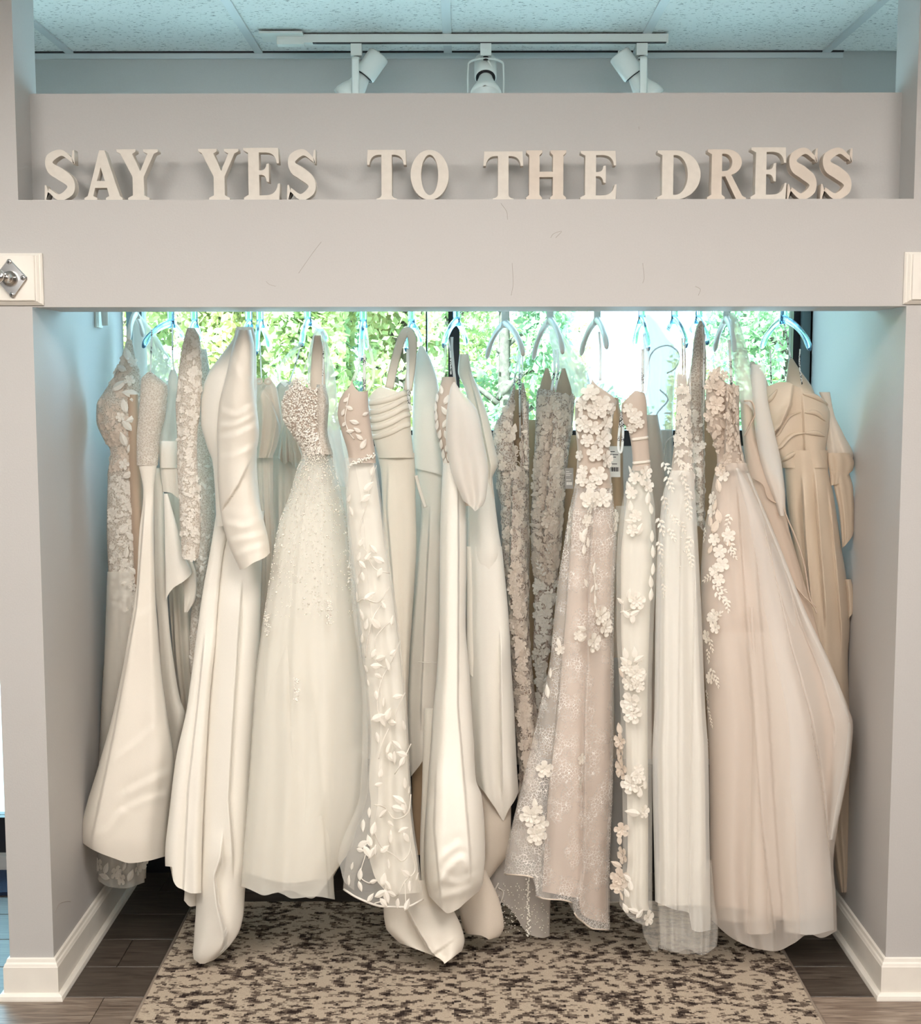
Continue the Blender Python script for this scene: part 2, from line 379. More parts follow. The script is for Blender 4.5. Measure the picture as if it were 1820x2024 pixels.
v = [(xcor, D, ZWT-.4), (2.6, D+.32, ZWT-.4), (2.6, D+.45, ZWT-.4), (xcor, D+.15, ZWT-.4)]
v = v+[(x, y, ZC+.1) for x, y, z in v]
structure(mesh_obj('wall_back_right', v, [(0, 3, 2, 1), (4, 5, 6, 7), (0, 1, 5, 4), (1, 2, 6, 5), (2, 3, 7, 6), (3, 0, 4, 7)], M['wall'], None, False))
sbox('wall_far_left', (-3.5, -6.2, 0), (-3.4, D+.15, ZC+.1), 'far_wall')
sbox('wall_far_right', (3.4, -6.2, 0), (3.5, D+.15, ZC+.1), 'far_wall')
sbox('wall_right_return', (W+.75, 0, 0), (3.4, .12, ZC+.1))
sbox('wall_rear', (-3.5, -6.3, 0), (3.5, -6.2, ZC+.1), 'far_wall')
# ceiling: slab, tiles between grid bars
ce = sbox('ceiling', (-3.5, -6.3, ZC+.03), (3.5, D+.6, ZC+.2), 'render_white')
gx = [float(PZ(px, 104, ZC)[0]) for px in (137, 511, 884, 1257, 1631)]
pitch = (gx[-1]-gx[0])/4; gx = [gx[0]+pitch*(i-2) for i in range(9)]
ymid = D-.72
tile_me = None
for r, (ya, yb) in enumerate(((ymid-.72, ymid), (ymid, D))):
    for i in range(8):
        xa, xb = gx[i]+.012, gx[i+1]-.012
        t = MB().box((xa, ya+.012, ZC+.004), (xb, yb-.012, ZC+.02)).build('ceiling_tile', M['tile'], ce)
for x in gx: MB().box((x-.0125, ymid-.72, ZC-.002), (x+.0125, D, ZC+.02)).build('grid_bar', M['grid'], ce)
MB().box((gx[0], ymid-.0125, ZC-.002), (gx[-1], ymid+.0125, ZC+.02)).build('grid_bar', M['grid'], ce)
MB().box((gx[0], D-.012, ZC-.016), (xcor, D, ZC+.02)).build('wall_angle', M['grid'], ce)
MB().box((gx[0], D-.02, ZC-.0005), (xcor, D-.012, ZC+.004)).build('shadow_gap', M['dark'], ce)
# floor: slab under individual planks
fl = sbox('floor', (-3.5, -6.3, -.12), (3.5, D+.15, -.008), 'dark')
PW = .182
y0p = float(PZ(60, 1971, 0)[1])-PW*9
plank_cache = {}
def plank(x0, x1, ya, yb, m='plank'):
    k = (round(x1-x0, 3), round(yb-ya, 3), m)
    if k not in plank_cache:
        h, g = .0, .0009
        a, b = (x1-x0)/2-g, (yb-ya)/2-g; c = .0015
        vv = [(-a, -b, -.008), (a, -b, -.008), (a, b, -.008), (-a, b, -.008), (-a, -b, -c), (a, -b, -c), (a, b, -c), (-a, b, -c), (-a+c, -b+c, 0), (a-c, -b+c, 0), (a-c, b-c, 0), (-a+c, b-c, 0)]
        ff = [(0, 1, 5, 4), (1, 2, 6, 5), (2, 3, 7, 6), (3, 0, 4, 7), (4, 5, 9, 8), (5, 6, 10, 9), (6, 7, 11, 10), (7, 4, 8, 11), (8, 9, 10, 11)]
        me = bpy.data.meshes.new('plank'); me.from_pydata(vv, [], ff); me.materials.append(M[m]); plank_cache[k] = me
    o = bpy.data.objects.new('plank', plank_cache[k]); link(o, fl); o.location = ((x0+x1)/2, (ya+yb)/2, 0)
for r in range(16):
    ya = y0p+PW*r
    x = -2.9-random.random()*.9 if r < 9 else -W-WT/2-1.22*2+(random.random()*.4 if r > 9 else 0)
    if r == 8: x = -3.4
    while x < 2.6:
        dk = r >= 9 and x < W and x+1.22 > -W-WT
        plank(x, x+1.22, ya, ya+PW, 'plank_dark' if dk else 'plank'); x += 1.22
MB().box((-3.5, -6.3, -.008), (3.5, y0p, 0)).build('floor_field', M['plank'], fl)
# baseboards: moulded profile swept with mitres
PROF = [(0, .108), (.006, .106), (.008, .098), (.011, .094), (.013, .088), (.014, .086), (.014, .018), (.02, .017), (.026, .012), (.028, .004), (.028, 0)]
def baseboard(name, path):
    path = [Vector(p) for p in path]; V = []; n = len(PROF)
    for i, p in enumerate(path):
        d1 = (path[i]-path[i-1]).normalized() if i else None
        d2 = (path[i+1]-path[i]).normalized() if i < len(path)-1 else None
        nrm = lambda d: Vector((d.y, -d.x))
        if d1 is None: o = nrm(d2)
        elif d2 is None: o = nrm(d1)
        else:
            o = nrm(d1)+nrm(d2); o = o/(1+nrm(d1).dot(nrm(d2)))
        for a, z in PROF: V.append((p.x+o.x*a, p.y+o.y*a, z))
    Fc = [(i*n+k, (i+1)*n+k, (i+1)*n+k+1, i*n+k+1) for i in range(len(path)-1) for k in range(n-1)]
    Fc += [tuple(range(n)), tuple(range((len(path)-1)*n+n-1, (len(path)-1)*n-1, -1))]
    return structure(mesh_obj(name, V, Fc, M['trim'], None, False))
baseboard('baseboard_left', [(-W-WT, D), (-W-WT, 0), (-W, 0), (-W, D)])
baseboard('baseboard_right', [(W, D), (W, 0), (3.38, 0)])
structure(MB().box((-W+.03, D-.012, 0), (W-.03, D, .36)).build('trim_1', M['black_frame']))
# windows
def window(n, x0, x1, z0, z1, mull, fw=.05):
    e = thing('window_%d' % n, (0.5*(x0+x1), D+.06, z0), '', ''); del e['label']; del e['category']; e['kind'] = 'structure'
    yA, yB = D+.04, D+.10
    MB().box((x0, yA, z0), (x0+fw, yB, z1)).build('frame_bar', M['teal_frame' if n == 1 else 'black_frame'], e)
    MB().box((x1-fw, yA, z0), (x1, yB, z1)).build('frame_bar', M['black_frame'], e)
    MB().box((x0, yA, z0), (x1, yB, z0+fw)).build('frame_bar', M['black_frame'], e)
    MB().box((x0, yA, z1-fw), (x1, yB, z1)).build('frame_bar', M['black_frame'], e)
    MB().box((x1-.028, yA-.02, z0), (x1-.0005, yA-.0005, z1)).build('frame_cover', M['teal_frame'], e)
    xs = [x0+fw]+[c for m_ in mull for c in (m_[0]-m_[1], m_[0]+m_[1])]+[x1-fw]
    for xm, hw in mull: MB().box((xm-hw, yA, z0+fw), (xm+hw, yB, z1-fw)).build('mullion', M['black_frame'], e)
    for i in range(0, len(xs), 2):
        MB().box((xs[i], D+.066, z0+fw), (xs[i+1], D+.072, z1-fw)).build('pane', M['glass'], e)
    return e
xm = float(P(897, 690, D+.05)[0])
x2 = float(P(843, 690, D+.05)[0])
window(1, -W, W, ZWB, ZWT, [(xm, .018), (x2, .0022)])
window(2, -3.2, -W-WT+.02, .05, ZWT, [(-2.4, .02)], .12)

# ------------------------------------------------------------------ cloth engine
def wrinkle(spec):
    """sum of smooth folds over u (across the cloth) that drift a little with v"""
    n, amp, seed = spec; r = np.random.default_rng(seed)
    fr = n*.62*np.array([.45, .8, 1.25])*r.uniform(.85, 1.15, 3); ph = r.uniform(0, 6.28, 3); dr = r.normal(0, .5, 3)
    am = np.array([.9, 1.0, .45])
    def f(u, v):
        s = 0; uu = u+.12*np.sin(2.3*u+ph[0])
        for k in range(3): s = s+am[k]*np.sin(math.pi*fr[k]*uu+ph[k]+dr[k]*v*2)
        return amp*.62*s*(.75+.25*np.sin(ph[1]+4*v))
    return f
LEAN = [0.0, 700.0]                               # how far the gown being built leans forward per pixel row
class Drape:
    """a hanging piece of cloth: front outline from photo pixels, standing at depth Y with real thickness th"""
    def __init__(s, rows, Y, th=None, tb=.03, top=None, hem=None, folds=None, steps=(), grow=.8, p=2.4, tilt=0.0, creases=()):
        r = np.array(rows, float); s.y = r[:, 0]
        s.fl, s.fr = pchip(s.y, r[:, 1]), pchip(s.y, r[:, 2]); s.Y = Y; s.tb = tb; s.tilt = tilt
        s.y0, s.y1 = s.y[0], s.y[-1]; s.lean = LEAN[:]
        s.th = (lambda py: np.full(np.shape(py), th)) if np.isscalar(th) else (pchip(*zip(*th)) if th is not None else None)
        s.topf = pchip(*zip(*top)) if top else (lambda u: np.full(np.shape(u), s.y0))
        s.hemf = pchip(*zip(*hem)) if hem else (lambda u: np.full(np.shape(u), s.y1))
        s.folds = [wrinkle(f) for f in (folds or [])]; s.steps = steps; s.creases = creases; s.grow = grow; s.p = p
    def at(s, px, py, lift=0.0):
        px = np.asarray(px, float); py = np.asarray(py, float)
        xl, xr = s.fl(py), s.fr(py); hw = np.maximum((xr-xl)/2, .5); u = np.clip((px-(xl+xr)/2)/hw, -1, 1)
        v = np.clip((py-s.y0)/(s.y1-s.y0), 0, 1)
        m = hw/PXM(s.Y); th = s.th(py) if s.th else np.minimum(.075, .62*m)
        edge = 1-np.abs(u)**6
        dep = th*(1-np.abs(u)**s.p)**.55
        g = v**s.grow*.9+.1
        for f in s.folds: dep = dep+f(u, v)*g*edge*np.minimum(1, m/.05)
        for ln, amp, wid in s.creases:       # raised soft creases along a line, hollow on their upper side
            l = smooth_path([(a, b, 0) for a, b in ln], 48)[:, :2]; dd = np.full(np.shape(px+py), 1e9); sg = dd*0
            for a, b in l:
                q = (px-a)**2+(py-b)**2; hit = q < dd; dd = np.where(hit, q, dd); sg = np.where(hit, py-b, sg)
            dep = dep+edge*.6*amp*(np.exp(-dd/wid**2)-.7*np.exp(-((np.sqrt(dd)-wid*1.3)/wid)**2)*(sg < 0))
        for ln, side, amp, wid in s.steps:
            l = np.array(ln, float); x0 = np.interp(py, l[:, 1], l[:, 0]); d = (px-x0)*side
            on = np.clip((py-l[0, 1])/60.0, 0, 1)*np.clip((l[-1, 1]+45-py)/45.0, 0, 1)
            dep = dep+edge*on*amp*np.where(d >= -1.5, np.exp(-np.maximum(d, 0)/wid)*np.clip((d+1.5)/3, 0, 1), -.5*np.exp(d/(wid*.6)))
        return P(px, py, s.Y+s.off(py)-dep-lift)
    def off(s, py): return s.tilt*(py-s.y0)+s.lean[0]*np.maximum(py-s.lean[1], 0)
    def frame(s, px, py, lift=.003):
        a = s.at(np.array([px, px+2, px]), np.array([py, py, py-2]), lift)
        ex = a[1]-a[0]; ez = a[2]-a[0]; n = np.cross(ex, ez); n /= np.linalg.norm(n)+1e-9
        if n[1] > 0: n = -n
        ex = ex-n*(ex@n); ex /= np.linalg.norm(ex)+1e-9
        return a[0], ex, np.cross(n, ex), n
    def mesh(s, nu=72, nv=90, nb=14, back=True):
        t = np.linspace(-1, 1, nu); u = np.sin(t*math.pi/2)*.5+t*.5
        v = np.linspace(0, 1, nv)[:, None]
        tp, hm = s.topf(u)[None], s.hemf(u)[None]
        py = tp+(hm-tp)*v
        pc = np.clip(py, s.y0, s.y1); xl, xr = s.fl(pc), s.fr(pc)
        px = (xl+xr)/2+u[None]*(xr-xl)/2
        A = s.at(px, py)
        if not back:
            V = A.reshape(-1, 3); n = nu
            return V, [(i*n+k, (i+1)*n+k, (i+1)*n+k+1, i*n+k+1) for i in range(nv-1) for k in range(n-1)]
        ub = np.linspace(1, -1, nb+2)[1:-1]
        tpb, hmb = s.topf(ub)[None], s.hemf(ub)[None]; pyb = tpb+(hmb-tpb)*v
        pcb = np.clip(pyb, s.y0, s.y1); xl, xr = s.fl(pcb), s.fr(pcb)
        pxb = (xl+xr)/2+ub[None]*(xr-xl)/2
        hwm = (xr-xl)/2/PXM(s.Y)
        B = P(pxb, pyb, s.Y+s.off(pyb)+np.minimum(s.tb, .5*hwm)*np.sqrt(1-ub[None]**2)+0*pyb)
        V = np.concatenate([A, B], 1); n = nu+nb; V = V.reshape(-1, 3)
        F_ = [(i*n+k, (i+1)*n+k, (i+1)*n+(k+1) % n, i*n+(k+1) % n) for i in range(nv-1) for k in range(n)]
        return V, F_
def drape(parent, name, m, rows, Y, nu=72, nv=90, back=True, **kw):
    d = Drape(rows, Y, **kw); V, F_ = d.mesh(nu, nv, back=back)
    o = mesh_obj(name, V, F_, M[m], parent); return d
def gown(px, py, Y, label, lean=0.0, yref=800.0, cat='wedding dress'):
    LEAN[:] = [lean, yref]
    return thing('wedding_gown', tuple(P(px, py, Y)), label, cat, None)
def strap(parent, name, m, pts, Y, wpx=5, flat=.25, n=20):
    """pts: (px, py[, Y]) ; a flat band"""
    q = smooth_path([P(p[0], p[1], p[2] if len(p) > 2 else Y) for p in pts], n)
    V, F_ = tube_geo(q, wpx/2/PXM(Y), 8, True, flat, (0, 1, 0)); return mesh_obj(name, V, F_, M[m], parent)
# --- appliqué prototypes (unit size 1 m, in local x/y with z as height)
def proto_leaf():
    v = [(0, -.5, 0)]; n = 6
    for i in range(1, n):
        t = i/n; w_ = .23*math.sin(math.pi*t**.85); v += [(-w_, t-.5, .03), (0, t-.5, .09), (w_, t-.5, .03)]
    v.append((0, .5, .02)); f = [(0, 2, 1), (0, 3, 2)]
    for i in range(n-2):
        a = 1+3*i; f += [(a, a+1, a+4, a+3), (a+1, a+2, a+5, a+4)]
    a = 1+3*(n-2); f += [(a, a+1, len(v)-1), (a+1, a+2, len(v)-1)]
    return v, f
def proto_flower(petals=5, cup=.10):
    v = []; f = []
    for ring, (k, h0, tw) in enumerate(((1.0, .02, 0), (.62, .07, .6))):
        for p in range(petals):
            a = 2*math.pi*p/petals+tw; ca, sa = math.cos(a), math.sin(a)
            pts = [(0.06, 0, h0), (.24, -.17, h0+cup*.6), (.27, 0, h0+cup*.3), (.24, .17, h0+cup*.6), (.44, -.20, h0+cup), (.50, 0, h0+cup*.7), (.44, .20, h0+cup), (.53, -.08, h0+cup*.8), (.53, .08, h0+cup*.8)]
            b = len(v); v += [((x*ca-y*sa)*k, (x*sa+y*ca)*k, z) for x, y, z in pts]
            f += [tuple(b+i for i in q) for q in ((0, 1, 2), (0, 2, 3), (1, 4, 5, 2), (2, 5, 6, 3), (4, 7, 5), (7, 8, 5), (8, 6, 5))]
    b = len(v); v += [(.07*math.cos(t), .07*math.sin(t), .12) for t in np.linspace(0, 2*math.pi, 7)[:-1]]; f.append(tuple(range(b, b+6)))
    return v, f
def proto_scroll():
    pts = []
    for t in np.linspace(0, 1, 14):
        a = t*4.6; r = .42*(1-t)**.8+.04; pts.append((.1+r*math.cos(a)-.25, r*math.sin(a), .03))
    q = np.array(pts); T = np.gradient(q, axis=0); Nn = np.stack([-T[:, 1], T[:, 0], 0*T[:, 0]], 1); Nn /= np.linalg.norm(Nn, axis=1)[:, None]
    ww = np.linspace(.05, .1, 14)[:, None]
    v = np.concatenate([q-Nn*ww*.6, q+np.array([0, 0, .05]), q+Nn*ww*.6]); n = 14
    return v.tolist(), [(i, i+1, n+i+1, n+i) for i in range(n-1)]+[(n+i, n+i+1, 2*n+i+1, 2*n+i) for i in range(n-1)]
def proto_bead():
    bm = bmesh.new(); bmesh.ops.create_icosphere(bm, subdivisions=1, radius=.5)
    v = [tuple(x.co) for x in bm.verts]; f = [tuple(x.index for x in g.verts) for g in bm.faces]; bm.free(); return v, f
def proto_sprig():
    v, f = [], []; lv, lf = proto_leaf()
    for i in range(7):
        t = i/6; side = (-1)**i; s_ = .30*(1-.35*t); a = side*(.95-.45*t) if i < 6 else 0
        ox, oy = side*.12*(1-.4*t)*(i < 6), -.42+.72*t; ca, sa = math.cos(-a), math.sin(-a); b = len(v)
        v += [((x*ca-y*sa)*s_+ox, (x*sa+y*ca)*s_+oy, z*s_) for x, y, z in lv]; f += [tuple(b+k for k in q) for q in lf]
    b = len(v); v += [(-.015, -.5, .02), (.015, -.5, .02), (.012, .3, .03), (-.012, .3, .03)]; f.append((b, b+1, b+2, b+3))
    return v, f
PROTO = {'leaf': proto_leaf(), 'flower': proto_flower(), 'scroll': proto_scroll(), 'bead': proto_bead(), 'sprig': proto_sprig()}
PM = {}
def motif(parent, d, kind, px, py, size, rot=0.0, m='thread', lift=.003, name=None):
    """one appliqué as an object of its own, shared mesh data; size in photo pixels"""
    if (kind, m) not in PM:
        me = bpy.data.meshes.new(kind); v, f = PROTO[kind]; me.from_pydata(v, [], f); me.materials.append(M[m]); PM[(kind, m)] = me
    o_, ex, ez, n = d.frame(px, py, lift); s_ = size/PXM(d.Y); c, s = math.cos(rot), math.sin(rot)
    X = (ex*c+ez*s)*s_; Yv = (-ex*s+ez*c)*s_; Z = n*s_
    nm = name or {'leaf': 'leaf_applique', 'flower': 'flower_applique', 'scroll': 'scroll_applique', 'sprig': 'sprig_applique'}[kind]
    o = bpy.data.objects.new(nm, PM[(kind, m)]); link(o, parent); loc = o_-np.array(ORG[parent.name])
    o.matrix_local = Matrix(((X[0], Yv[0], Z[0], loc[0]), (X[1], Yv[1], Z[1], loc[1]), (X[2], Yv[2], Z[2], loc[2]), (0, 0, 0, 1)))
    return o
def scatter(parent, d, name, m, kinds, pts, lift=.002):
    """many small motifs joined into one part; pts: (px, py, size, rot, kind index)"""
    V, F_ = [], []; off = 0
    for px, py, size, rot, k in pts:
        v, f = PROTO[kinds[int(k)]]; v = np.array(v); o_, ex, ez, n = d.frame(px, py, lift); s_ = size/PXM(d.Y); c, s = math.cos(rot), math.sin(rot)
        q = o_+(v[:, :1]*(ex*c+ez*s)+v[:, 1:2]*(-ex*s+ez*c)+v[:, 2:]*n)*s_
        V.append(q); F_ += [tuple(i+off for i in g) for g in f]; off += len(q)
    return stuff(mesh_obj(name, np.concatenate(V), F_, M[m], parent))
def fill(d, y0, y1, n, size, kinds=1, dens=None, ulo=-.93, uhi=.93, seed=0, rot=None):
    r = np.random.default_rng(seed); out = []
    while len(out) < n:
        py = r.uniform(y0, y1); u = r.uniform(ulo, uhi)
        if dens is not None and r.uniform() > dens(u, py): continue
        xl, xr = float(d.fl(py)), float(d.fr(py)); px = (xl+xr)/2+u*(xr-xl)/2
        out.append((px, py, size*r.uniform(.65, 1.3), r.uniform(0, 6.28) if rot is None else rot+r.normal(0, .5), r.integers(kinds)))
    return out
def stem(parent, d, pts, wpx=2.5, m='thread', name='stem_embroidery'):
    q = smooth_path([(a, b, 0) for a, b in pts], max(8, len(pts)*6)); q3 = d.at(q[:, 0], q[:, 1], .0035)
    V, F_ = tube_geo(q3, wpx/2/PXM(d.Y), 6, True, .6); return mesh_obj(name, V, F_, M[m], parent)

# ------------------------------------------------------------------ clothes rail and hangers
RY = .55; RZ = 1.925; RR = .016
rail = thing('clothes_rail', (0, RY, RZ), 'steel clothes rail across the alcove behind the grey header, carrying the hangers', 'clothes rail')
MB().tube([(-W+.004, RY, RZ), (0, RY, RZ), (W-.004, RY, RZ)], RR, 16).build('rod', M['steel'], rail, True)
for sx in (-1, 1):
    MB().tube([(sx*(W-.001), RY, RZ), (sx*(W-.012), RY, RZ)], .04, 20).build('wall_flange', M['steel'], rail, True)
bz = P(195, 634, .60)
e = thing('wall_bracket', (-W, .60, bz[2]), 'small white wall bracket high on the left alcove wall beside the first hanger', 'bracket')
MB().box((-W+.0005, .565, bz[2]-.02), (-W+.006, .635, bz[2]+.19)).build('back_plate', M['white_enamel'], e)
MB().tube([(-W+.006, .60, bz[2]+.10), (-W+.02, .60, bz[2]+.06), (-W+.022, .60, bz[2]-.014)], [.012, .012, .009], 10).build('prong', M['white_enamel'], e, True)

def hanger(neck, front, back, m, label, yn=None, r=.0098, w_=1.0, drop=34):
    """neck: (px, py) where the arms part; front/back: arm ends in photo pixels"""
    n3 = P(neck[0], neck[1], RY); e = thing('coat_hanger', (n3[0], RY, n3[2]), label, 'hanger')
    top = np.array((n3[0], RY, max(n3[2]+.045, RZ-.075)))
    MB().tube(smooth_path([n3+np.array((0, 0, -.012)), n3, (n3+top)/2, top], 10), [.013]*3+[.0105]*7, 10, True, .7).build('neck', M[m], e, True)
    a = np.linspace(-.5, 4.2, 18); hk = [top+np.array((0, 0, -.005)), top+np.array((0, .0, .02))]
    c = np.array((n3[0], RY, RZ+.004)); rr = RR+.006
    ring = [c+np.array((0, math.sin(t)*rr, -math.cos(t)*rr)) for t in np.linspace(-.35, -5.0, 18)]
    MB().tube(np.array([hk[0], ring[0]+np.array((0, 0, -.012))]+ring), .0024, 8).build('hook', M['steel'], e, True)
    for (px, py), yy, nm in ((front, RY-.185, 'front_arm'), (back, RY+.185, 'rear_arm')):
        en = P(px, py, yy); mid = n3+(en-n3)*.45; mid[2] = n3[2]-(n3[2]-en[2])*.22
        q3 = n3+(en-n3)*.82; q3[2] = n3[2]-(n3[2]-en[2])*.62
        q = smooth_path([n3+np.array((0, 0, .004)), mid, q3, en], 18)
        rad = r*np.concatenate([np.linspace(1.15, .95, 9), np.linspace(.95, 1.05, 5), [1.05, 1.0, .85, .5]])
        MB().tube(q, rad, 10, True, .8).build('arm', M[m], e, True)
    return e
HG = [((338, 640), (283, 686), (361, 668), 'clear', 'clear blue-tinted plastic hanger with both arms spread, second from the left end'),
      ((384, 640), (372, 676), (396, 672), 'clear', 'clear plastic hanger holding the lace long-sleeved gown'),
      ((492, 640), (479, 678), (500, 672), 'clear', 'clear plastic hanger inside the shoulder of the satin long-sleeved gown'),
      ((514, 640), (506, 700), (531, 688), 'clear', 'clear plastic hanger above the twist-bodice greige gown'),
      ((608, 636), (596, 684), (646, 672), 'clear', 'clear plastic hanger carrying the pearl-beaded ball gown'),
      ((718, 640), (713, 712), (724, 690), 'clear', 'clear plastic hanger seen straight end-on above the leaf-embroidered gown'),
      ((813, 640), (803, 694), (832, 678), 'clear', 'clear plastic hanger under the broad strap of the ruched strapless gown'),
      ((902, 636), (877, 686), (922, 680), 'clear', 'clear plastic hanger in front of the black window mullion'),
      ((998, 640), (1034, 702), (962, 708), 'plastic', 'matte white plastic hanger with arms spread wide right of the mullion'),
      ((1087, 634), (1112, 698), (1054, 710), 'plastic', 'white plastic hanger above the strapless floral lace gown with cup peaks'),
      ((1180, 634), (1199, 688), (1148, 702), 'plastic', 'white plastic hanger above the blush flower-applique gown'),
      ((1268, 632), (1281, 692), (1254, 682), 'clear', 'clear plastic hanger above the belted halter gown'),
      ((1333, 632), (1356, 686), (1320, 656), 'clear', 'clear plastic hanger just right of the frilled organza cape'),
      ((1381, 632), (1398, 680), (1363, 660), 'clear', 'clear plastic hanger holding the netted lace gown with deep armholes'),
      ((1436, 632), (1451, 694), (1412, 694), 'plastic', 'white plastic hanger holding the blush ball gown'),
      ((1549, 632), (1601, 692), (1505, 688), 'clear', 'clear blue-tinted plastic hanger spread wide at the right end above champagne satin')]
for nk, fr_, bk, m_, lb in HG: hanger(nk, fr_, bk, m_, lb)
hanger((268, 622), (254, 672), (282, 664), 'plastic', 'white plastic hanger at the left end of the rail by the alcove wall', r=.0095)

# ------------------------------------------------------------------ wedding gowns, left to right
YA, YB, YC, YD = .24, .36, .48, .60
def R(*a): return list(a)

def price_tag(parent, x0, y0, x1, y1, Y, m, inkm):
    a = [P(x, y, Y) for x, y in ((x0, y0), (x1, y0), (x1, y1), (x0, y1))]; b = [p+np.array((0, .0012, 0)) for p in a]
    t = mesh_obj('price_tag', a+b, [(3, 2, 1, 0), (4, 5, 6, 7), (0, 1, 5, 4), (1, 2, 6, 5), (2, 3, 7, 6), (3, 0, 4, 7)], M[m], parent, False)
    mb = MB(); L = lambda u, v: a[0]+(a[1]-a[0])*u+(a[3]-a[0])*v+np.array((0, -.0004, 0))
    for i, u in enumerate(np.linspace(.12, .8, 11)): mb.add([L(u, .68), L(u+.03+.02*(i % 3), .68), L(u+.03+.02*(i % 3), .82), L(u, .82)], [(3, 2, 1, 0)])
    for v, l in ((.16, .4), (.26, .7), (.34, .5), (.56, .6)): mb.add([L(.1, v), L(.1+l, v), L(.1+l, v+.025), L(.1, v+.025)], [(3, 2, 1, 0)])
    mb.build('tag_print', M[inkm], t); return t
# 1 --- ivory gown with raised lace flowers, far left
g = gown(235, 1735, YC, 'ivory lace gown with raised leaf flowers, leftmost, against the alcove wall')
d1 = drape(g, 'bodice', 'lace_ivory', R((671, 250, 261), (699, 242, 266), (742, 226, 279), (775, 205, 284), (800, 191, 286), (830, 190, 286), (865, 203, 284), (893, 218, 282), (940, 212, 280)), YC, folds=[(3, .006, 3)], nv=60)
d1s = drape(g, 'skirt', 'lace_ivory', R((930, 213, 280), (1050, 211, 278), (1130, 214, 288), (1203, 216, 296), (1330, 204, 296), (1500, 195, 296), (1690, 183, 290), (1750, 181, 288)), YC, folds=[(5, .012, 4)], hem=[(-1, 1737), (-.5, 1746), (-.1, 1739), (.3, 1747), (.7, 1741), (1, 1736)])
drape(g, 'nude_lining', 'nude_lining', R((780, 244, 280), (850, 246, 283), (960, 252, 286), (1150, 262, 288), (1260, 262, 286)), YC+.005, th=.055, nv=40)
d1o = drape(g, 'tulle_overlay', 'tulle', R((1130, 212, 272), (1300, 206, 270), (1500, 197, 280), (1752, 182, 286)), YC-.02, folds=[(5, .01, 9)], hem=[(-1, 1730), (-.4, 1752), (.2, 1756), (1, 1744)], nv=50)
for x, y, sz, ro in ((252, 700, 26, .4), (262, 716, 24, -.8), (240, 728, 22, 1.2), (256, 752, 26, 2.2), (236, 762, 30, -1.0), (258, 778, 28, 1.4), (270, 790, 24, -1.6), (246, 802, 24, .2), (238, 824, 22, -.5), (263, 828, 26, 1.9), (252, 842, 24, -2.4), (244, 868, 26, .3), (258, 884, 20, -.4), (246, 918, 26, 1.3), (254, 938, 22, -1.1), (262, 1010, 18, .6), (246, 1046, 22, -.8), (258, 1060, 22, .9), (250, 1092, 20, -.2), (262, 1128, 18, .8), (252, 1150, 24, -1.2), (262, 1160, 22, .5), (230, 1180, 16, .1), (248, 1204, 16, 1.0)):
    motif(g, d1 if y < 935 else d1s, 'leaf' if (x+y) % 3 else 'flower', x, y, sz*(1.25 if (x+y) % 3 else .8), ro, 'thread', .008)
scatter(g, d1, 'lace_embroidery', 'thread_warm', ['leaf', 'scroll', 'flower'], fill(d1, 700, 930, 150, 15, 3, seed=11, ulo=-.95, uhi=.25))
scatter(g, d1s, 'skirt_embroidery', 'thread', ['leaf', 'leaf', 'flower'], fill(d1s, 940, 1200, 200, 12, 3, seed=12, uhi=.5)+fill(d1s, 1200, 1480, 34, 12, 2, seed=13, uhi=.2))
for x, y, ro in ((196, 1708, .6), (210, 1716, -.5), (228, 1724, .2), (246, 1712, 2.4), (258, 1730, -.3), (272, 1716, .9), (206, 1732, 1.2), (240, 1736, -.9), (280, 1706, .4), (188, 1720, -.2)):
    motif(g, d1o, 'leaf' if x % 4 else 'flower', x, y, 27, ro, 'thread', .004)
# 2 --- satin trumpet gown
g = gown(252, 1705, YB, 'plain ivory satin trumpet gown with a small lace yoke, second from the left')
drape(g, 'sheer_sleeve', 'organza', R((619, 264, 274), (650, 262, 300), (690, 263, 326), (735, 266, 348), (780, 270, 352), (830, 280, 340)), .82, th=.04, folds=[(3, .01, 5)], nv=40)
drape(g, 'lace_yoke', 'lace_ivory', R((735, 292, 299), (750, 279, 318), (764, 278, 332), (817, 274, 328), (868, 270, 316), (920, 270, 312)), YB, folds=[(3, .006, 6)], nv=50)
d = drape(g, 'skirt', 'satin', R((905, 271, 312), (976, 283, 304), (1052, 275, 304), (1153, 270, 306), (1190, 265, 308), (1241, 256, 312), (1317, 243, 318), (1418, 221, 332), (1508, 196, 344), (1600, 168, 336), (1637, 159, 333), (1662, 160, 331), (1706, 178, 328)), YB, folds=[(3, .012, 8)],
          hem=[(-1, 1664), (-.75, 1681), (-.35, 1696), (.05, 1706), (.5, 1702), (1, 1692)], steps=[([(287, 980), (270, 1200), (225, 1450), (175, 1690)], 1, .012, 30)], tilt=-.00006, nv=150, creases=[([(225, 1502), (268, 1472), (302, 1440)], .004, 9), ([(255, 1566), (295, 1546), (330, 1528)], .005, 9), ([(240, 1606), (285, 1584), (326, 1572)], .004, 8), ([(180, 1652), (212, 1640), (240, 1608)], .004, 9), ([(262, 1220), (285, 1215), (304, 1200)], .003, 8)])
drape(g, 'side_panel', 'satin', R((925, 300, 318), (976, 302, 324), (1052, 304, 325), (1127, 304, 328), (1229, 312, 334), (1304, 316, 343), (1388, 322, 358), (1409, 326, 366), (1480, 334, 351), (1590, 334, 341)), YB+.045, folds=[(3, .008, 5)], nv=70)
strap(g, 'hanging_loop', 'ribbon', [(300, 652), (299, 690), (297, 738)], YB-.01, 3)
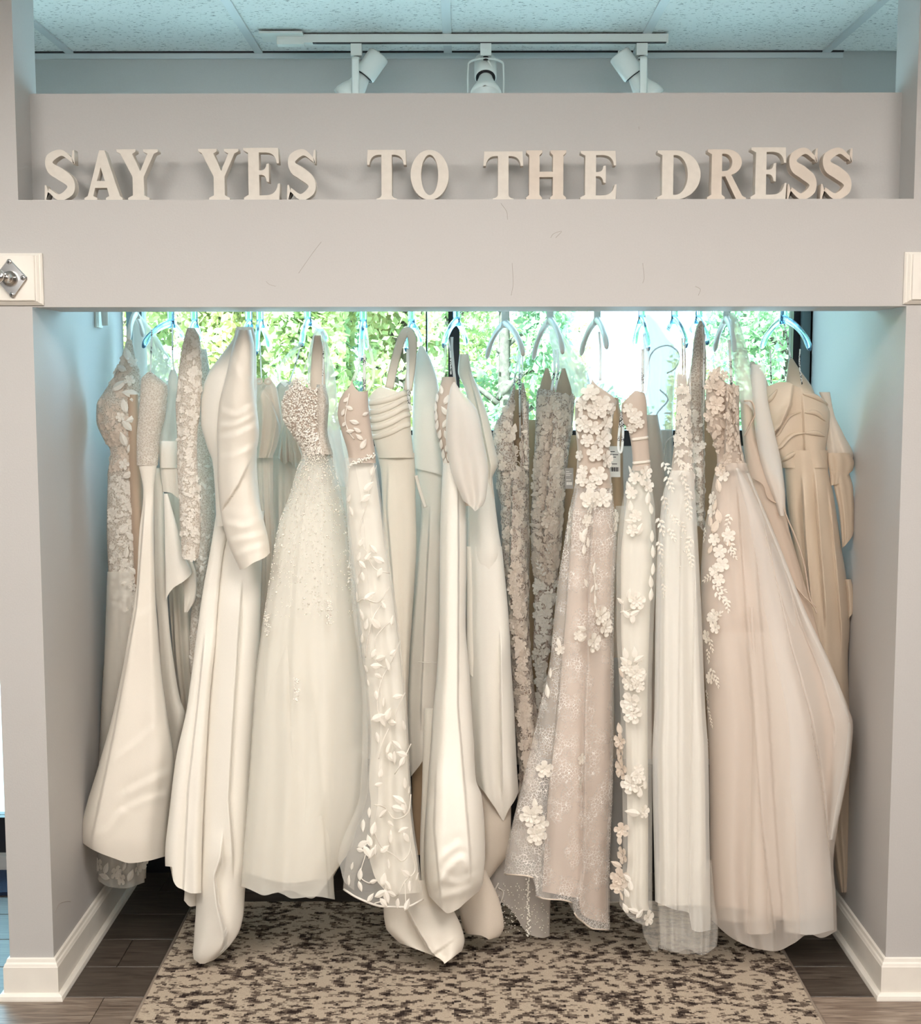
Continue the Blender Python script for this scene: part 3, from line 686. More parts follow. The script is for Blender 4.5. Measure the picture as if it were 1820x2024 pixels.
# 3 --- bell sleeve satin gown
Y3 = .525
g = gown(350, 1480, Y3, 'ivory satin gown with flared bell sleeve and folded pointed train, third from left')
drape(g, 'bell_sleeve', 'satin_white', R((731, 338, 346), (745, 333, 352), (777, 331, 354), (805, 325, 355), (853, 312, 356), (886, 307, 358)), .455, hem=[(-1, 881), (-.6, 876), (-.1, 872), (.5, 873), (1, 876)], folds=[(2, .006, 2)], nv=50)
drape(g, 'sleeve_lining', 'ivory_lining', R((872, 313, 355), (900, 314, 354), (925, 316, 352)), YB+.02, nv=20)
drape(g, 'bodice', 'satin', R((880, 316, 356), (925, 316, 358), (970, 322, 358), (1000, 324, 362)), YB+.03, hem=[(-1, 972), (-.2, 974), (.4, 982), (1, 996)], folds=[(3, .012, 4)], nv=40)
drape(g, 'train_corner', 'satin_white', R((976, 324, 332), (1040, 325, 350), (1100, 326, 366), (1135, 327, 380), (1185, 327, 380)), YB+.0, hem=[(-1, 1188), (-.8, 1176), (-.4, 1162), (.3, 1150), (.75, 1140), (1, 1132)], folds=[(2, .012, 3)], nv=60)
drape(g, 'train_fold', 'satin', R((1100, 345, 378), (1135, 355, 388), (1160, 362, 389), (1185, 364, 386), (1210, 364, 372)), YB+.03, nv=40, folds=[(2, .008, 1)])
drape(g, 'skirt', 'satin_warm', R((975, 324, 368), (1080, 328, 372), (1180, 334, 376), (1300, 343, 380), (1400, 356, 384), (1500, 366, 390)), Y3, folds=[(4, .02, 12)], steps=[([(340, 1160), (346, 1300), (356, 1400)], 1, .02, 16)], nv=70)
# 4 --- lace long sleeve gown
g = gown(392, 1320, YC, 'ivory lace gown with a narrow long lace sleeve hanging straight, fourth from left')
d4 = drape(g, 'lace_sleeve', 'lace_ivory', R((648, 370, 384), (665, 365, 394), (699, 358, 398), (731, 353, 399), (757, 351, 399), (805, 347, 396), (868, 350, 390), (925, 350, 391), (988, 354, 397), (1052, 357, 397), (1107, 360, 391)), YA+.05, folds=[(3, .006, 7)], hem=[(-1, 1098), (-.5, 1104), (.2, 1108), (1, 1103)])
scatter(g, d4, 'sleeve_embroidery', 'thread', ['leaf', 'scroll', 'flower'], fill(d4, 660, 1104, 260, 12, 3, seed=41))
d4b = drape(g, 'lace_body', 'lace_ivory', R((690, 385, 408), (780, 386, 420), (900, 386, 424), (1040, 386, 425), (1100, 384, 415), (1200, 378, 402), (1300, 374, 396), (1330, 376, 392)), YC-.025, th=.02, tb=.01, folds=[(4, .012, 3)])
scatter(g, d4b, 'body_embroidery', 'thread', ['leaf', 'scroll'], fill(d4b, 900, 1320, 130, 12, 2, seed=42))
strap(g, 'hanging_loop', 'ribbon', [(341, 640), (341, 700), (344, 732)], YB, 3)
# 5 --- big satin long sleeve gown with train
g = gown(432, 1905, YB, 'plain white satin gown with long crumpled satin sleeve and train hanging over the rug', -0.00024, 1000)
drape(g, 'bodice', 'satin_white', R((646, 467, 500), (666, 462, 505), (690, 446, 506), (714, 428, 507), (731, 415, 507), (767, 401, 508), (805, 396, 508), (830, 396, 508), (880, 408, 508), (915, 420, 508), (1040, 428, 520)), .30, folds=[(2, .01, 2)], steps=[])
drape(g, 'long_sleeve', 'satin', R((652, 470, 496), (690, 459, 503), (754, 444, 502), (800, 433, 507), (855, 429, 512), (906, 430, 505), (933, 430, 503), (976, 432, 509), (1006, 435, 516), (1026, 438, 521), (1077, 452, 532), (1126, 474, 536)), YA-.0, folds=[(2.2, .012, 5)], hem=[(-1, 1126), (-.7, 1124), (.0, 1112), (.7, 1102), (1, 1093)],
      steps=[([(500, 900), (470, 960), (436, 1010)], -1, .012, 22), ], th=.05, nv=150, nu=90, creases=[([(436, 812), (468, 822), (505, 802)], .006, 8), ([(432, 842), (470, 838), (508, 818)], .006, 7), ([(432, 870), (468, 860), (508, 842)], .006, 8), ([(432, 908), (466, 900), (502, 884)], .005, 8), ([(448, 1036), (484, 1040), (522, 1024)], .005, 8), ([(452, 1072), (488, 1064), (528, 1054)], .005, 7), ([(464, 1100), (500, 1086), (530, 1076)], .004, 7), ([(458, 720), (480, 750), (500, 760)], .005, 9)])
drape(g, 'skirt', 'satin_white', R((1010, 428, 470), (1090, 415, 442), (1178, 399, 432), (1229, 392, 428), (1266, 387, 426), (1342, 377, 418), (1400, 369, 413), (1502, 347, 407), (1600, 335, 402), (1693, 326, 399), (1765, 330, 398)), YB-.02,
          hem=[(-1, 1712), (-.62, 1714), (-.6, 1741), (-.1, 1758), (.5, 1766), (1, 1765)], folds=[(2, .008, 14)], steps=[([(405, 1250), (390, 1400), (372, 1560), (362, 1765)], 1, .012, 24)])
drape(g, 'train', 'satin_white', R((1010, 432, 522), (1090, 426, 518), (1178, 420, 516), (1266, 414, 514), (1342, 408, 512), (1400, 404, 508), (1502, 398, 500), (1600, 393, 496), (1693, 390, 490), (1765, 388, 484), (1801, 387, 482), (1838, 384, 474), (1863, 383, 459), (1878, 381, 446), (1896, 383, 425), (1905, 390, 412)), YB+.015, hem=[(-1, 1896), (-.5, 1905), (.2, 1905), (1, 1898)],
      folds=[(2.4, .014, 6)], steps=[([(442, 1640), (436, 1700), (424, 1735), (430, 1790), (446, 1850), (440, 1890)], -1, .03, 24), ([(478, 1150), (462, 1400), (452, 1580), (460, 1690)], -1, .016, 30)], nv=120)
drape(g, 'inner_hem', 'satin', R((1740, 366, 392), (1790, 363, 390)), YB+.04, hem=[(-1, 1780), (0, 1792), (1, 1790)], nv=14, nu=30)
# 6 --- twist bodice chiffon
Y6 = .37
g = gown(528, 1300, Y6, 'greige pleated gown with a twisted knot bodice, just left of the beaded gown')
drape(g, 'bodice', 'chiffon', R((740, 506, 536), (748, 503, 541), (767, 500, 547), (805, 506, 553), (830, 505, 556), (880, 503, 548), (905, 502, 538)), Y6, top=[(-1, 758), (-.5, 748), (0, 757), (.5, 744), (1, 768)], folds=[(6, .012, 31)], steps=[([(540, 745), (520, 768), (505, 800)], 1, .014, 12), ([(512, 760), (535, 790), (552, 840)], -1, .014, 12)], nv=50)
drape(g, 'skirt', 'chiffon', R((890, 503, 540), (988, 508, 540), (1077, 514, 542), (1153, 514, 540), (1229, 512, 526), (1320, 508, 520)), Y6+.03, folds=[(9, .014, 17)], nv=60)
for x in (512, 529):
    V = [P(x+6*math.cos(t), 754+5*math.sin(t), Y6-.06) for t in np.linspace(0, 6.28, 10)[:-1]]
    q = np.array(V+[V[0]]); v_, f_ = tube_geo(q, .0035, 6, False); mesh_obj('cup_edge', v_, f_, M['chiffon'], g)
strap(g, 'hanging_loop', 'ribbon', [(514, 676), (515, 710), (517, 748)], Y6-.05, 3)
# 7 --- ruffle chiffon gown
g = gown(565, 1300, YD, 'greige chiffon gown with a gathered ruffle at the bust, half hidden behind the beaded gown')
drape(g, 'bodice', 'chiffon', R((754, 555, 580), (765, 546, 590), (800, 541, 592), (850, 540, 598), (900, 538, 600)), YC+.03, nv=40, folds=[(4, .01, 3)])
drape(g, 'ruffle', 'chiffon', R((838, 562, 580), (860, 556, 590), (885, 552, 599), (905, 550, 606), (922, 553, 604)), YC-.02, hem=[(-1, 905), (-.6, 917), (-.2, 912), (.1, 926), (.5, 910), (1, 895)], folds=[(9, .018, 4)], nv=40)
drape(g, 'skirt', 'chiffon', R((900, 538, 600), (976, 538, 600), (1076, 540, 600), (1300, 520, 600)), YC+.03, folds=[(9, .02, 8)], nv=50)
strap(g, 'hanging_loop', 'ribbon', [(592, 690, .352), (584, 720, .40), (570, 762, .50)], .42, 3)
# 8 --- pearl beaded ball gown
g = gown(570, 1778, YA, 'ivory ball gown with pearl-beaded bodice and wide layered tulle skirt', -0.00013, 1000)
d8 = drape(g, 'bodice', 'taupe_lining', R((745, 584, 604), (752, 578, 610), (765, 568, 643), (777, 562, 645), (800, 556, 648), (828, 559, 646), (855, 574, 647), (878, 589, 652), (898, 598, 656)), YA, top=[(-1, 775), (-.7, 760), (-.45, 748), (-.2, 760), (.2, 767), (1, 766)], folds=[(2, .004, 3)], th=.07, nv=60)
drape(g, 'side_panel', 'lace_ivory', R((760, 626, 643), (800, 620, 650), (850, 622, 647), (898, 622, 658)), YA-.02, nv=40, th=.055)
skr = R((878, 592, 653), (900, 598, 656), (925, 588, 661), (976, 573, 674), (1039, 550, 685), (1115, 537, 694), (1165, 529, 699), (1216, 521, 705), (1266, 514, 710), (1330, 506, 720), (1400, 501, 727), (1554, 491, 727), (1677, 482, 690), (1778, 475, 662))
d8u = drape(g, 'lining_skirt', 'ivory_lining', [(y, a+4, min(b-4, 700) if y > 1300 else b-4) for y, a, b in skr[:-1]]+[(1740, 484, 655)], YA+.035, th=[(885, .06), (1000, .07), (1740, .085)], folds=[(4, .02, 4)], hem=[(-1, 1725), (0, 1745), (1, 1735)])
d8s = drape(g, 'tulle_skirt', 'tulle', skr, YA, th=[(885, .071), (1000, .075), (1778, .09)], folds=[(6, .022, 23), (13, .006, 5)], hem=[(-1, 1750), (-.5, 1768), (0, 1760), (.5, 1776), (1, 1690)], nu=110)
drape(g, 'front_tulle_panel', 'tulle', R((1180, 529, 620), (1279, 514, 622), (1355, 505, 626), (1431, 500, 634), (1523, 494, 645), (1647, 484, 656), (1755, 476, 660), (1780, 475, 662)), YA-.006, tilt=-.00006, top=[(-1, 1260), (-.3, 1200), (1, 1182)], hem=[(-1, 1752), (-.75, 1760), (-.5, 1770), (-.2, 1764), (.1, 1776), (.6, 1772), (1, 1778)], folds=[(5, .016, 29)], steps=[([(606, 1279), (613, 1355), (625, 1431), (650, 1770)], -1, .012, 30)])
drape(g, 'tulle_flounce', 'tulle', R((1480, 640, 722), (1585, 650, 712), (1647, 655, 702), (1690, 658, 694)), YA+.04, folds=[(8, .02, 13)], hem=[(-1, 1680), (-.2, 1660), (.4, 1688), (1, 1672)], nv=40)
r8 = np.random.default_rng(81); pts = []
for _ in range(1500):
    y = 748+150*r8.uniform()**1.0; xl, xr = float(d8.fl(y)), float(d8.fr(y)); x = r8.uniform(xl+1, xr-1)
    if y < 766 and x > 612: continue
    pts.append((x, y, r8.choice([2.8, 3.8, 5.0], p=[.5, .35, .15]), 0, 0))
scatter(g, d8, 'bodice_beads', 'bead', ['bead'], pts, .004)
pts = []
for _ in range(1500):
    t = r8.uniform()**2.1; y = 884+340*t; xl, xr = float(d8s.fl(y)), float(d8s.fr(y))
    cl = r8.choice([-1, -.62, -.25, .12, .45, .96]); u = np.clip(cl+r8.normal(0, .10+.25*(1-t)), -.99, .99)
    pts.append(((xl+xr)/2+u*(xr-xl)/2, y, r8.choice([2.0, 2.8, 5.0], p=[.66, .31, .03]), 0, 0))
scatter(g, d8s, 'skirt_beads', 'bead', ['bead'], pts, .004)
scatter(g, d8s, 'hanging_beads', 'bead', ['bead'], [(x0+r8.normal(0, 3), y0+r8.uniform(-24, 24), r8.uniform(2.5, 4.5), 0, 0) for x0, y0, n in ((528, 1236, 40), (650, 1212, 36), (586, 1364, 26), (690, 1130, 40)) for _ in range(n)], .03)
for pts_ in ([(592, 754), (602, 728), (612, 700), (618, 672), (628, 650)], [(646, 764), (648, 730), (644, 690), (636, 655)]):
    strap(g, 'beaded_strap', 'tulle_white', pts_, YA+.05, 5)
drape(g, 'back_panel', 'organza', R((650, 622, 640), (690, 612, 650), (740, 608, 662), (800, 610, 668), (880, 640, 676), (930, 650, 686), (962, 668, 688)), YB+.0, folds=[(3, .008, 2)], nv=50)
drape(g, 'inner_strap', 'chiffon', R((663, 621, 634), (700, 616, 640), (768, 612, 644)), YA+.03, nv=20, th=.01)
strap(g, 'hanging_loop', 'ribbon', [(639, 676), (639, 710), (637, 766)], YA-.02, 3)
strap(g, 'sheer_strap', 'tulle_white', [(596, 678), (560, 715), (551, 745), (566, 762)], YB, 9)
# 9 --- leaf embroidered tulle gown
Y9 = YA-.11
g = gown(760, 1793, Y9, 'ivory tulle gown embroidered with trailing leaf vines, its sheer hem edged with cord', -0.00011, 900)
d9 = drape(g, 'bodice', 'taupe_lining', R((742, 694, 702), (755, 688, 710), (772, 681, 727), (797, 669, 728), (817, 667, 730), (850, 674, 734), (893, 687, 741), (915, 690, 743)), Y9, top=[(-1, 775), (-.6, 762), (-.35, 748), (-.1, 766), (.3, 774), (1, 772)], nv=50, folds=[(2, .006, 4)])
s9 = R((905, 688, 742), (976, 684, 752), (1077, 692, 765), (1153, 702, 777), (1254, 712, 790), (1400, 727, 804), (1462, 731, 808), (1548, 726, 812), (1591, 720, 814), (1647, 700, 820), (1693, 685, 827), (1739, 679, 832), (1795, 677, 840))
d9l = drape(g, 'satin_column', 'ivory_lining', [(y, a+ (3 if y < 1560 else min(3+(y-1560)*.32, 48)), b-4) for y, a, b in s9[:-1]]+[(1768, 727, 830)], Y9+.02, folds=[(3, .012, 9)], hem=[(-1, 1700), (-.6, 1745), (0, 1768), (1, 1764)])
d9s = drape(g, 'tulle_skirt', 'tulle_thin', s9, Y9, folds=[(3.5, .016, 9)], hem=[(-1, 1757), (-.6, 1776), (0, 1792), (.5, 1793), (1, 1777)])
q = np.array([d9s.at(np.array(float(d9s.fl(min(h, 1794)))+(u+1)/2*(float(d9s.fr(min(h, 1794)))-float(d9s.fl(min(h, 1794))))), np.array(float(h)), .001) for u in np.linspace(-.98, .98, 30) for h in [float(d9s.hemf(u))]])
v_, f_ = tube_geo(q, .0028, 6); mesh_obj('corded_hem', v_, f_, M['thread'], g)
drape(g, 'side_tulle', 'tulle_thin', R((905, 680, 700), (1000, 684, 720), (1200, 696, 740), (1400, 716, 760), (1560, 712, 760), (1690, 668, 720), (1736, 664, 700)), Y9+.015, th=.03, tb=.008, folds=[(3, .012, 3)], hem=[(-1, 1700), (0, 1745), (1, 1760)], nv=50)
vines = [[(744, 920), (730, 960), (724, 1000), (712, 1040), (716, 1075), (735, 1105)], [(728, 1105), (742, 1125), (770, 1133)], [(720, 1100), (705, 1150)], [(770, 1160), (748, 1190), (720, 1184), (706, 1190)], [(760, 1186), (738, 1220), (728, 1260), (722, 1300)], [(775, 1225), (745, 1256), (742, 1290)], [(790, 1268), (772, 1310), (754, 1318), (738, 1300)], [(766, 1320), (752, 1350), (746, 1390), (750, 1420)], [(800, 1370), (786, 1400), (778, 1430)],
         [(768, 1440), (755, 1470), (748, 1500)], [(812, 1470), (798, 1500), (780, 1530)], [(738, 1590), (760, 1596), (780, 1618), (806, 1606), (812, 1570)], [(738, 1640), (752, 1672), (778, 1690), (796, 1702), (810, 1680), (812, 1640)], [(722, 1690), (712, 1730), (728, 1745), (742, 1742)], [(812, 1680), (820, 1720), (800, 1742), (786, 1770)], [(760, 1745), (764, 1775), (740, 1786)], [(800, 1745), (802, 1788)]]
for vn in vines: stem(g, d9s, vn, 2.2)
for x, y, sz, ro in ((728, 962, 28, .8), (722, 985, 26, -2.2), (736, 930, 22, .4), (690, 985, 20, .5), (694, 1010, 22, -.4), (713, 1072, 20, .5), (709, 1100, 20, .4), (727, 1100, 22, .7), (738, 1085, 24, -.7), (748, 1106, 28, -1.1), (716, 1116, 22, 2.4), (750, 1132, 22, 3.6), (717, 1140, 20, 3.0), (707, 1148, 15, .2), (706, 1180, 24, .2), (730, 1178, 28, 1.0), (758, 1196, 18, -.5), (724, 1234, 26, .3), (742, 1232, 32, -.9), (715, 1215, 26, -.3), (775, 1226, 22, .2), (776, 1290, 18, .8), (716, 1262, 24, .4), (738, 1292, 22, 3.6), (752, 1300, 26, 1.3), (766, 1314, 28, -.2), (744, 1316, 26, 1.6), (724, 1322, 20, -.5), (748, 1336, 20, 2.0), (744, 1375, 20, 3.0), (758, 1388, 20, 3.2), (786, 1376, 22, 1.4), (728, 1350, 16, -.2), (748, 1418, 34, 1.2), (766, 1412, 32, .4), (756, 1424, 30, 2.6), (774, 1428, 28, -1.5), (746, 1458, 24, 3.0), (798, 1434, 24, -.5), (768, 1478, 28, .3), (784, 1472, 28, -.9), (772, 1496, 30, 2.4), (780, 1498, 28, 3.2), (794, 1490, 26, -1.3), (794, 1506, 24, 3.6), (752, 1528, 22, .1), (748, 1550, 18, 1.3), (800, 1548, 24, -.2), (808, 1562, 18, .3), (788, 1580, 30, -1.0), (786, 1598, 30, 1.8), (798, 1596, 30, 2.9), (730, 1606, 22, 3.0), (756, 1608, 26, .9), (718, 1632, 28, 2.9), (738, 1638, 28, .2), (772, 1654, 30, .1), (797, 1640, 24, 1.2), (772, 1628, 22, 2.0), (803, 1656, 26, 2.4), (718, 1668, 30, 1.2), (730, 1662, 26, -.3), (726, 1684, 28, 2.6), (734, 1686, 26, 3.6), (712, 1680, 20, 1.8), (760, 1678, 24, .9), (742, 1680, 22, 3.0), (768, 1708, 22, .1), (712, 1728, 26, .2), (738, 1742, 20, 1.4), (712, 1752, 22, 2.9), (824, 1732, 20, .7), (802, 1726, 26, -1.0), (810, 1752, 24, 3.0), (758, 1738, 28, .2), (766, 1748, 26, -.5), (752, 1766, 30, 1.1), (764, 1772, 30, 2.9), (774, 1766, 26, -1.2), (732, 1774, 22, .6), (758, 1784, 24, 2.4), (804, 1788, 26, .3), (786, 1786, 22, 3.4), (690, 1740, 22, .2), (696, 1712, 18, .4)):
    motif(g, d9s, 'leaf', x, y, sz, -ro, 'thread', .004)
stem(g, d9, [(690, 778), (686, 800), (682, 830), (690, 855), (700, 868)], 2.2)
for x, y, sz, ro in ((690, 806, 18, -1.1), (700, 834, 20, -1.3), (684, 790, 16, .8), (678, 815, 16, .4), (680, 838, 14, .8), (692, 852, 18, 1.5), (706, 850, 18, -1.0), (718, 878, 24, .5), (722, 818, 16, 1.2), (710, 864, 18, -.9)):
    motif(g, d9, 'leaf', x, y, sz, -ro, 'thread', .004)
scatter(g, d9, 'waist_beads', 'bead', ['bead'], [(688+i*1.8, 920-i*.7+r8.normal(0, 2), r8.uniform(3, 5), 0, 0) for i in range(30) for _ in range(2)], .004)
for p_ in ([(698, 752), (706, 730), (712, 700), (715, 670)], [(726, 772), (738, 745), (734, 700), (722, 670)]): strap(g, 'sheer_strap', 'tulle_white', p_, Y9+.05, 7)
strap(g, 'hanging_loop', 'ribbon', [(720, 700), (720, 735), (720, 772)], Y9-.02, 6)
drape(g, 'back_skirt', 'ivory_lining', R((850, 648, 690), (950, 640, 700), (1200, 640, 760), (1500, 640, 840)), .70, th=.03, nv=40)
# 10 --- ruched strapless satin gown with a broad strap
g = gown(790, 1600, YC, 'ivory satin gown with a ruched pleated bodice and one broad looped strap')
d = drape(g, 'bodice', 'satin_warm', R((760, 728, 808), (787, 728, 809), (830, 730, 811), (862, 736, 813), (905, 748, 818)), YB+.02, top=[(-1, 787), (-.7, 772), (-.4, 765), (.2, 772), (.6, 775), (1, 772)], folds=[(1.5, .006, 3)], nv=90,
          steps=[])
for i, (ya, yb) in enumerate(((792, 778), (810, 790), (826, 806), (842, 822), (860, 842))):
    pts_ = [(730+i*1.5, ya+4), (750, ya+2), (775, (ya+yb)/2+2), (795, yb), (809, yb-4)]
    q = smooth_path([(a, b, 0) for a, b in pts_], 24); q3 = d.at(q[:, 0], q[:, 1], .0); V, F_ = tube_geo(q3, .0085, 10, True, .5, (0, 1, 0)); mesh_obj('pleat', V, F_, M['satin_warm'], g)
drape(g, 'skirt', 'satin_warm', R((895, 744, 819), (930, 752, 820), (976, 755, 821), (1077, 758, 823), (1153, 762, 819), (1229, 770, 814), (1304, 778, 809), (1400, 776, 806), (1600, 770, 812)), YB+.03, folds=[(3, .012, 4)], steps=[([(768, 910), (764, 1000), (780, 1200), (800, 1400)], 1, .01, 22)])
strap(g, 'broad_strap', 'satin_warm', [(769, 768), (778, 725), (790, 680), (803, 654), (815, 672), (813, 720), (806, 772)], YB-.02, 17, flat=.12, n=36)
strap(g, 'printed_strap', 'ribbon', [(806, 690), (806, 740), (808, 790), (812, 812)], YB-.05, 6)
drape(g, 'back_skirt', 'ivory_lining', R((860, 805, 850), (1000, 800, 930), (1200, 800, 990), (1500, 780, 1000)), .76, th=.03, nv=40)
# 11 --- satin gown with a plain hanging panel sleeve
g = gown(845, 1690, YC, 'ivory gown with flat pointed sleeve panel and split skirt, behind the ruched gown')
drape(g, 'panel_sleeve', 'satin_white', R((683, 829, 835), (711, 821, 851), (762, 817, 866), (850, 815, 872), (942, 820, 875)), YC-.03, hem=[(-1, 926), (.0, 932), (1, 940)], folds=[(2, .008, 8)])
drape(g, 'skirt', 'satin', R((925, 822, 874), (1026, 832, 872), (1077, 828, 871), (1153, 822, 868), (1230, 815, 868), (1304, 810, 866), (1400, 806, 865), (1480, 808, 860), (1535, 812, 850)), YC-.02, folds=[(3, .012, 3)], hem=[(-1, 1535), (-.2, 1515), (.5, 1488), (1, 1470)], steps=[([(850, 1000), (843, 1150), (832, 1400)], 1, .015, 20)])
drape(g, 'train_inside', 'inside', R((1440, 820, 858), (1533, 814, 850), (1600, 815, 842), (1690, 824, 838)), YC+.03, nv=40)
q3 = np.array([P(x, 1309+(x-826)*.02, YC-.085) for x in np.linspace(826, 862, 8)]); V, F_ = tube_geo(q3, .0014, 6); mesh_obj('seam', V, F_, M['satin'], g)
strap(g, 'sash_end', 'satin', [(822, 940), (830, 970), (841, 1003)], YB+.02, 7)
# 12 --- satin gown with sheer sleeve, bagged hem
g = gown(890, 1905, YB, 'white satin gown with puffed sheer sleeve, leaf-edged keyhole and bagged hem', -0.00026, 900)
d12 = drape(g, 'bodice', 'taupe_lining', R((745, 874, 900), (767, 868, 903), (812, 858, 910), (843, 860, 914), (880, 870, 912), (920, 875, 908), (930, 875, 906)), YB, nv=50, folds=[(2, .006, 2)])
for i, (x, y, ro) in enumerate(((872, 770, .3), (864, 786, .5), (861, 804, .2), (862, 822, -.1), (864, 840, -.3), (869, 858, -.4), (872, 878, -.3), (876, 898, -.2), (880, 915, 0), (882, 790, -.4), (878, 812, .6), (880, 836, -.5), (882, 860, .4), (884, 884, -.3), (888, 906, .5))):
    motif(g, d12, 'leaf', x, y, 22, ro, 'thread', .006)
drape(g, 'sheer_sleeve', 'organza', R((755, 896, 900), (764, 891, 905), (790, 886, 927), (812, 883, 943), (868, 881, 955), (930, 891, 965), (985, 913, 960), (1012, 924, 946)), YA+.02, folds=[(3, .012, 9)], hem=[(-1, 990), (-.3, 1002), (.3, 1010), (1, 1000)], nv=50)
drape(g, 'sleeve_lining', 'chiffon', R((764, 893, 903), (800, 888, 925), (880, 888, 945), (960, 900, 950), (1000, 918, 940)), YB-.01, folds=[(3, .01, 5)], nv=40)
drape(g, 'skirt', 'satin_white', R((915, 876, 907), (1001, 871, 920), (1102, 869, 922), (1229, 868, 920), (1330, 863, 928), (1400, 856, 932), (1462, 852, 936), (1542, 846, 941), (1573, 844, 952), (1677, 838, 959), (1739, 840, 955), (1770, 848, 942), (1806, 858, 925)), YB-.02, folds=[(2.6, .016, 7)], th=[(915, .04), (1400, .055), (1700, .10), (1806, .05)],
      hem=[(-1, 1772), (-.6, 1794), (-.2, 1805), (.3, 1798), (.7, 1780), (1, 1762)], steps=[([(905, 930), (906, 1100), (905, 1400), (930, 1700)], -1, .012, 26), ([(862, 1500), (858, 1640), (870, 1760)], 1, .016, 22)], nv=150, creases=[([(866, 1742), (890, 1714), (915, 1698), (938, 1740)], .009, 9), ([(870, 1772), (900, 1766), (935, 1752)], .007, 9), ([(876, 1735), (904, 1746), (940, 1732)], .006, 8), ([(862, 1700), (880, 1690), (905, 1672)], .006, 10)])
drape(g, 'side_panel', 'satin', R((1400, 838, 862), (1462, 836, 862), (1554, 834, 858), (1677, 830, 855), (1770, 833, 851)), YB+.02, nv=50, hem=[(-1, 1766), (0, 1769), (1, 1768)])
drape(g, 'train', 'satin', R((1740, 768, 872), (1798, 758, 896), (1832, 762, 912), (1859, 784, 918), (1881, 815, 912), (1893, 842, 904), (1905, 868, 884)), .40, th=.035, tb=.02, folds=[(2, .016, 9)], steps=[([(800, 1790), (820, 1830), (850, 1880), (872, 1905)], 1, .04, 40), ([(905, 1850), (880, 1870), (850, 1890)], -1, .014, 20)],
      hem=[(-1, 1864), (-.5, 1884), (0, 1900), (.3, 1905), (1, 1880)], nv=60)
drape(g, 'train_fold', 'chiffon', R((1720, 895, 960), (1790, 905, 990), (1830, 915, 996), (1850, 925, 988), (1858, 945, 975)), .49, th=.03, tb=.01, folds=[(2, .01, 3)], nv=40, hem=[(-1, 1846), (-.2, 1849), (.4, 1857), (1, 1852)])
for p_ in ([(873, 766), (877, 735), (880, 700), (880, 680)], [(900, 762), (896, 725), (893, 690), (893, 666)]): strap(g, 'leaf_strap', 'tulle_white', p_, YB, 6)
strap(g, 'hanging_loop', 'ribbon', [(886, 668), (890, 700), (891, 740)], YB-.04, 3)
Y13 = .50
# 13 --- satin gown with draped flaps
g = gown(970, 1750, Y13, 'ivory crepe gown with cascading diagonal drapes, left of the beaded lace sheath', -0.00019, 750)
drape(g, 'drape_sleeve', 'satin_warm', R((700, 908, 926), (734, 905, 932), (767, 918, 945), (830, 932, 966), (880, 940, 977), (916, 946, 984), (950, 950, 972), (985, 948, 978)), Y13-.02, hem=[(-1, 958), (.2, 950), (.6, 958), (1, 984)], folds=[(2, .01, 6)], steps=[([(926, 730), (950, 830), (968, 920)], 1, .012, 16)])
drape(g, 'upper_flap', 'satin_white', R((930, 922, 972), (981, 924, 977), (1040, 924, 984), (1092, 924, 991), (1130, 926, 985), (1186, 932, 950)), Y13-.01, hem=[(-1, 1184), (-.5, 1160), (0, 1140), (.5, 1118), (1, 1094)], folds=[(2.2, .014, 5)])
drape(g, 'lower_flap', 'satin', R((1080, 930, 990), (1150, 932, 992), (1210, 936, 990), (1250, 940, 989)), Y13+.015, hem=[(-1, 1206), (0, 1226), (1, 1248)], folds=[(2.5, .012, 3)], nv=50)
drape(g, 'side_curl', 'satin', R((1080, 922, 934), (1180, 923, 942), (1270, 923, 945), (1300, 924, 946), (1340, 928, 942)), Y13-.02, hem=[(-1, 1330), (0, 1338), (1, 1310)], nv=50)
drape(g, 'skirt', 'satin_white', R((1080, 926, 992), (1229, 926, 1006), (1310, 928, 1010), (1400, 930, 1016), (1523, 934, 1022), (1570, 940, 1025), (1625, 960, 1012)), Y13-.01, folds=[(3.2, .014, 10)], hem=[(-1, 1540), (-.6, 1565), (-.2, 1595), (.35, 1622), (.6, 1600), (.8, 1585), (1, 1565)], steps=[([(988, 1240), (990, 1400), (992, 1540)], 1, .02, 14)])
drape(g, 'train_inside', 'chiffon', R((1530, 940, 1010), (1620, 950, 1010), (1680, 952, 1006), (1720, 948, 980), (1752, 945, 955)), Y13-.0, tb=.005, nv=40, folds=[(2, .01, 6)])
# 14 --- beaded V neck sheath
Y14 = .65
g = gown(1030, 1853, Y14, 'blush beaded lace sheath with deep open V neckline and sheer sparkling hem', -0.00029, 760)
d14 = drape(g, 'beaded_body', 'lace_blush', R((800, 1004, 1045), (833, 981, 1045), (863, 974, 1045), (918, 978, 1046), (976, 984, 1046), (1001, 990, 1046), (1077, 992, 1047), (1153, 1000, 1046), (1229, 1007, 1046), (1317, 1011, 1052), (1400, 1015, 1060), (1536, 1026, 1070), (1700, 1000, 1080)), Y14, th=[(800, .06), (1300, .05), (1700, .028)], folds=[(3, .012, 15)], top=[(-1, 830), (-.4, 790), (0, 850), (.4, 935), (.7, 800), (1, 790)], steps=[([(1014, 900), (1008, 1100), (1010, 1300)], 1, .02, 18)], nv=110)
d14b = drape(g, 'strap_panel', 'lace_blush', R((757, 1030, 1035), (790, 1030, 1041), (850, 1034, 1045), (930, 1036, 1046)), Y14-.05, nv=40, th=.012)
d14c = drape(g, 'strap_panel', 'lace_blush', R((762, 1014, 1019), (800, 1000, 1015), (850, 978, 1014), (930, 980, 1024)), Y14-.05, nv=40, th=.02)
drape(g, 'nude_lining', 'inside', R((770, 1015, 1034), (850, 1012, 1040), (935, 1018, 1040)), Y14+.0, nv=30, th=.01)
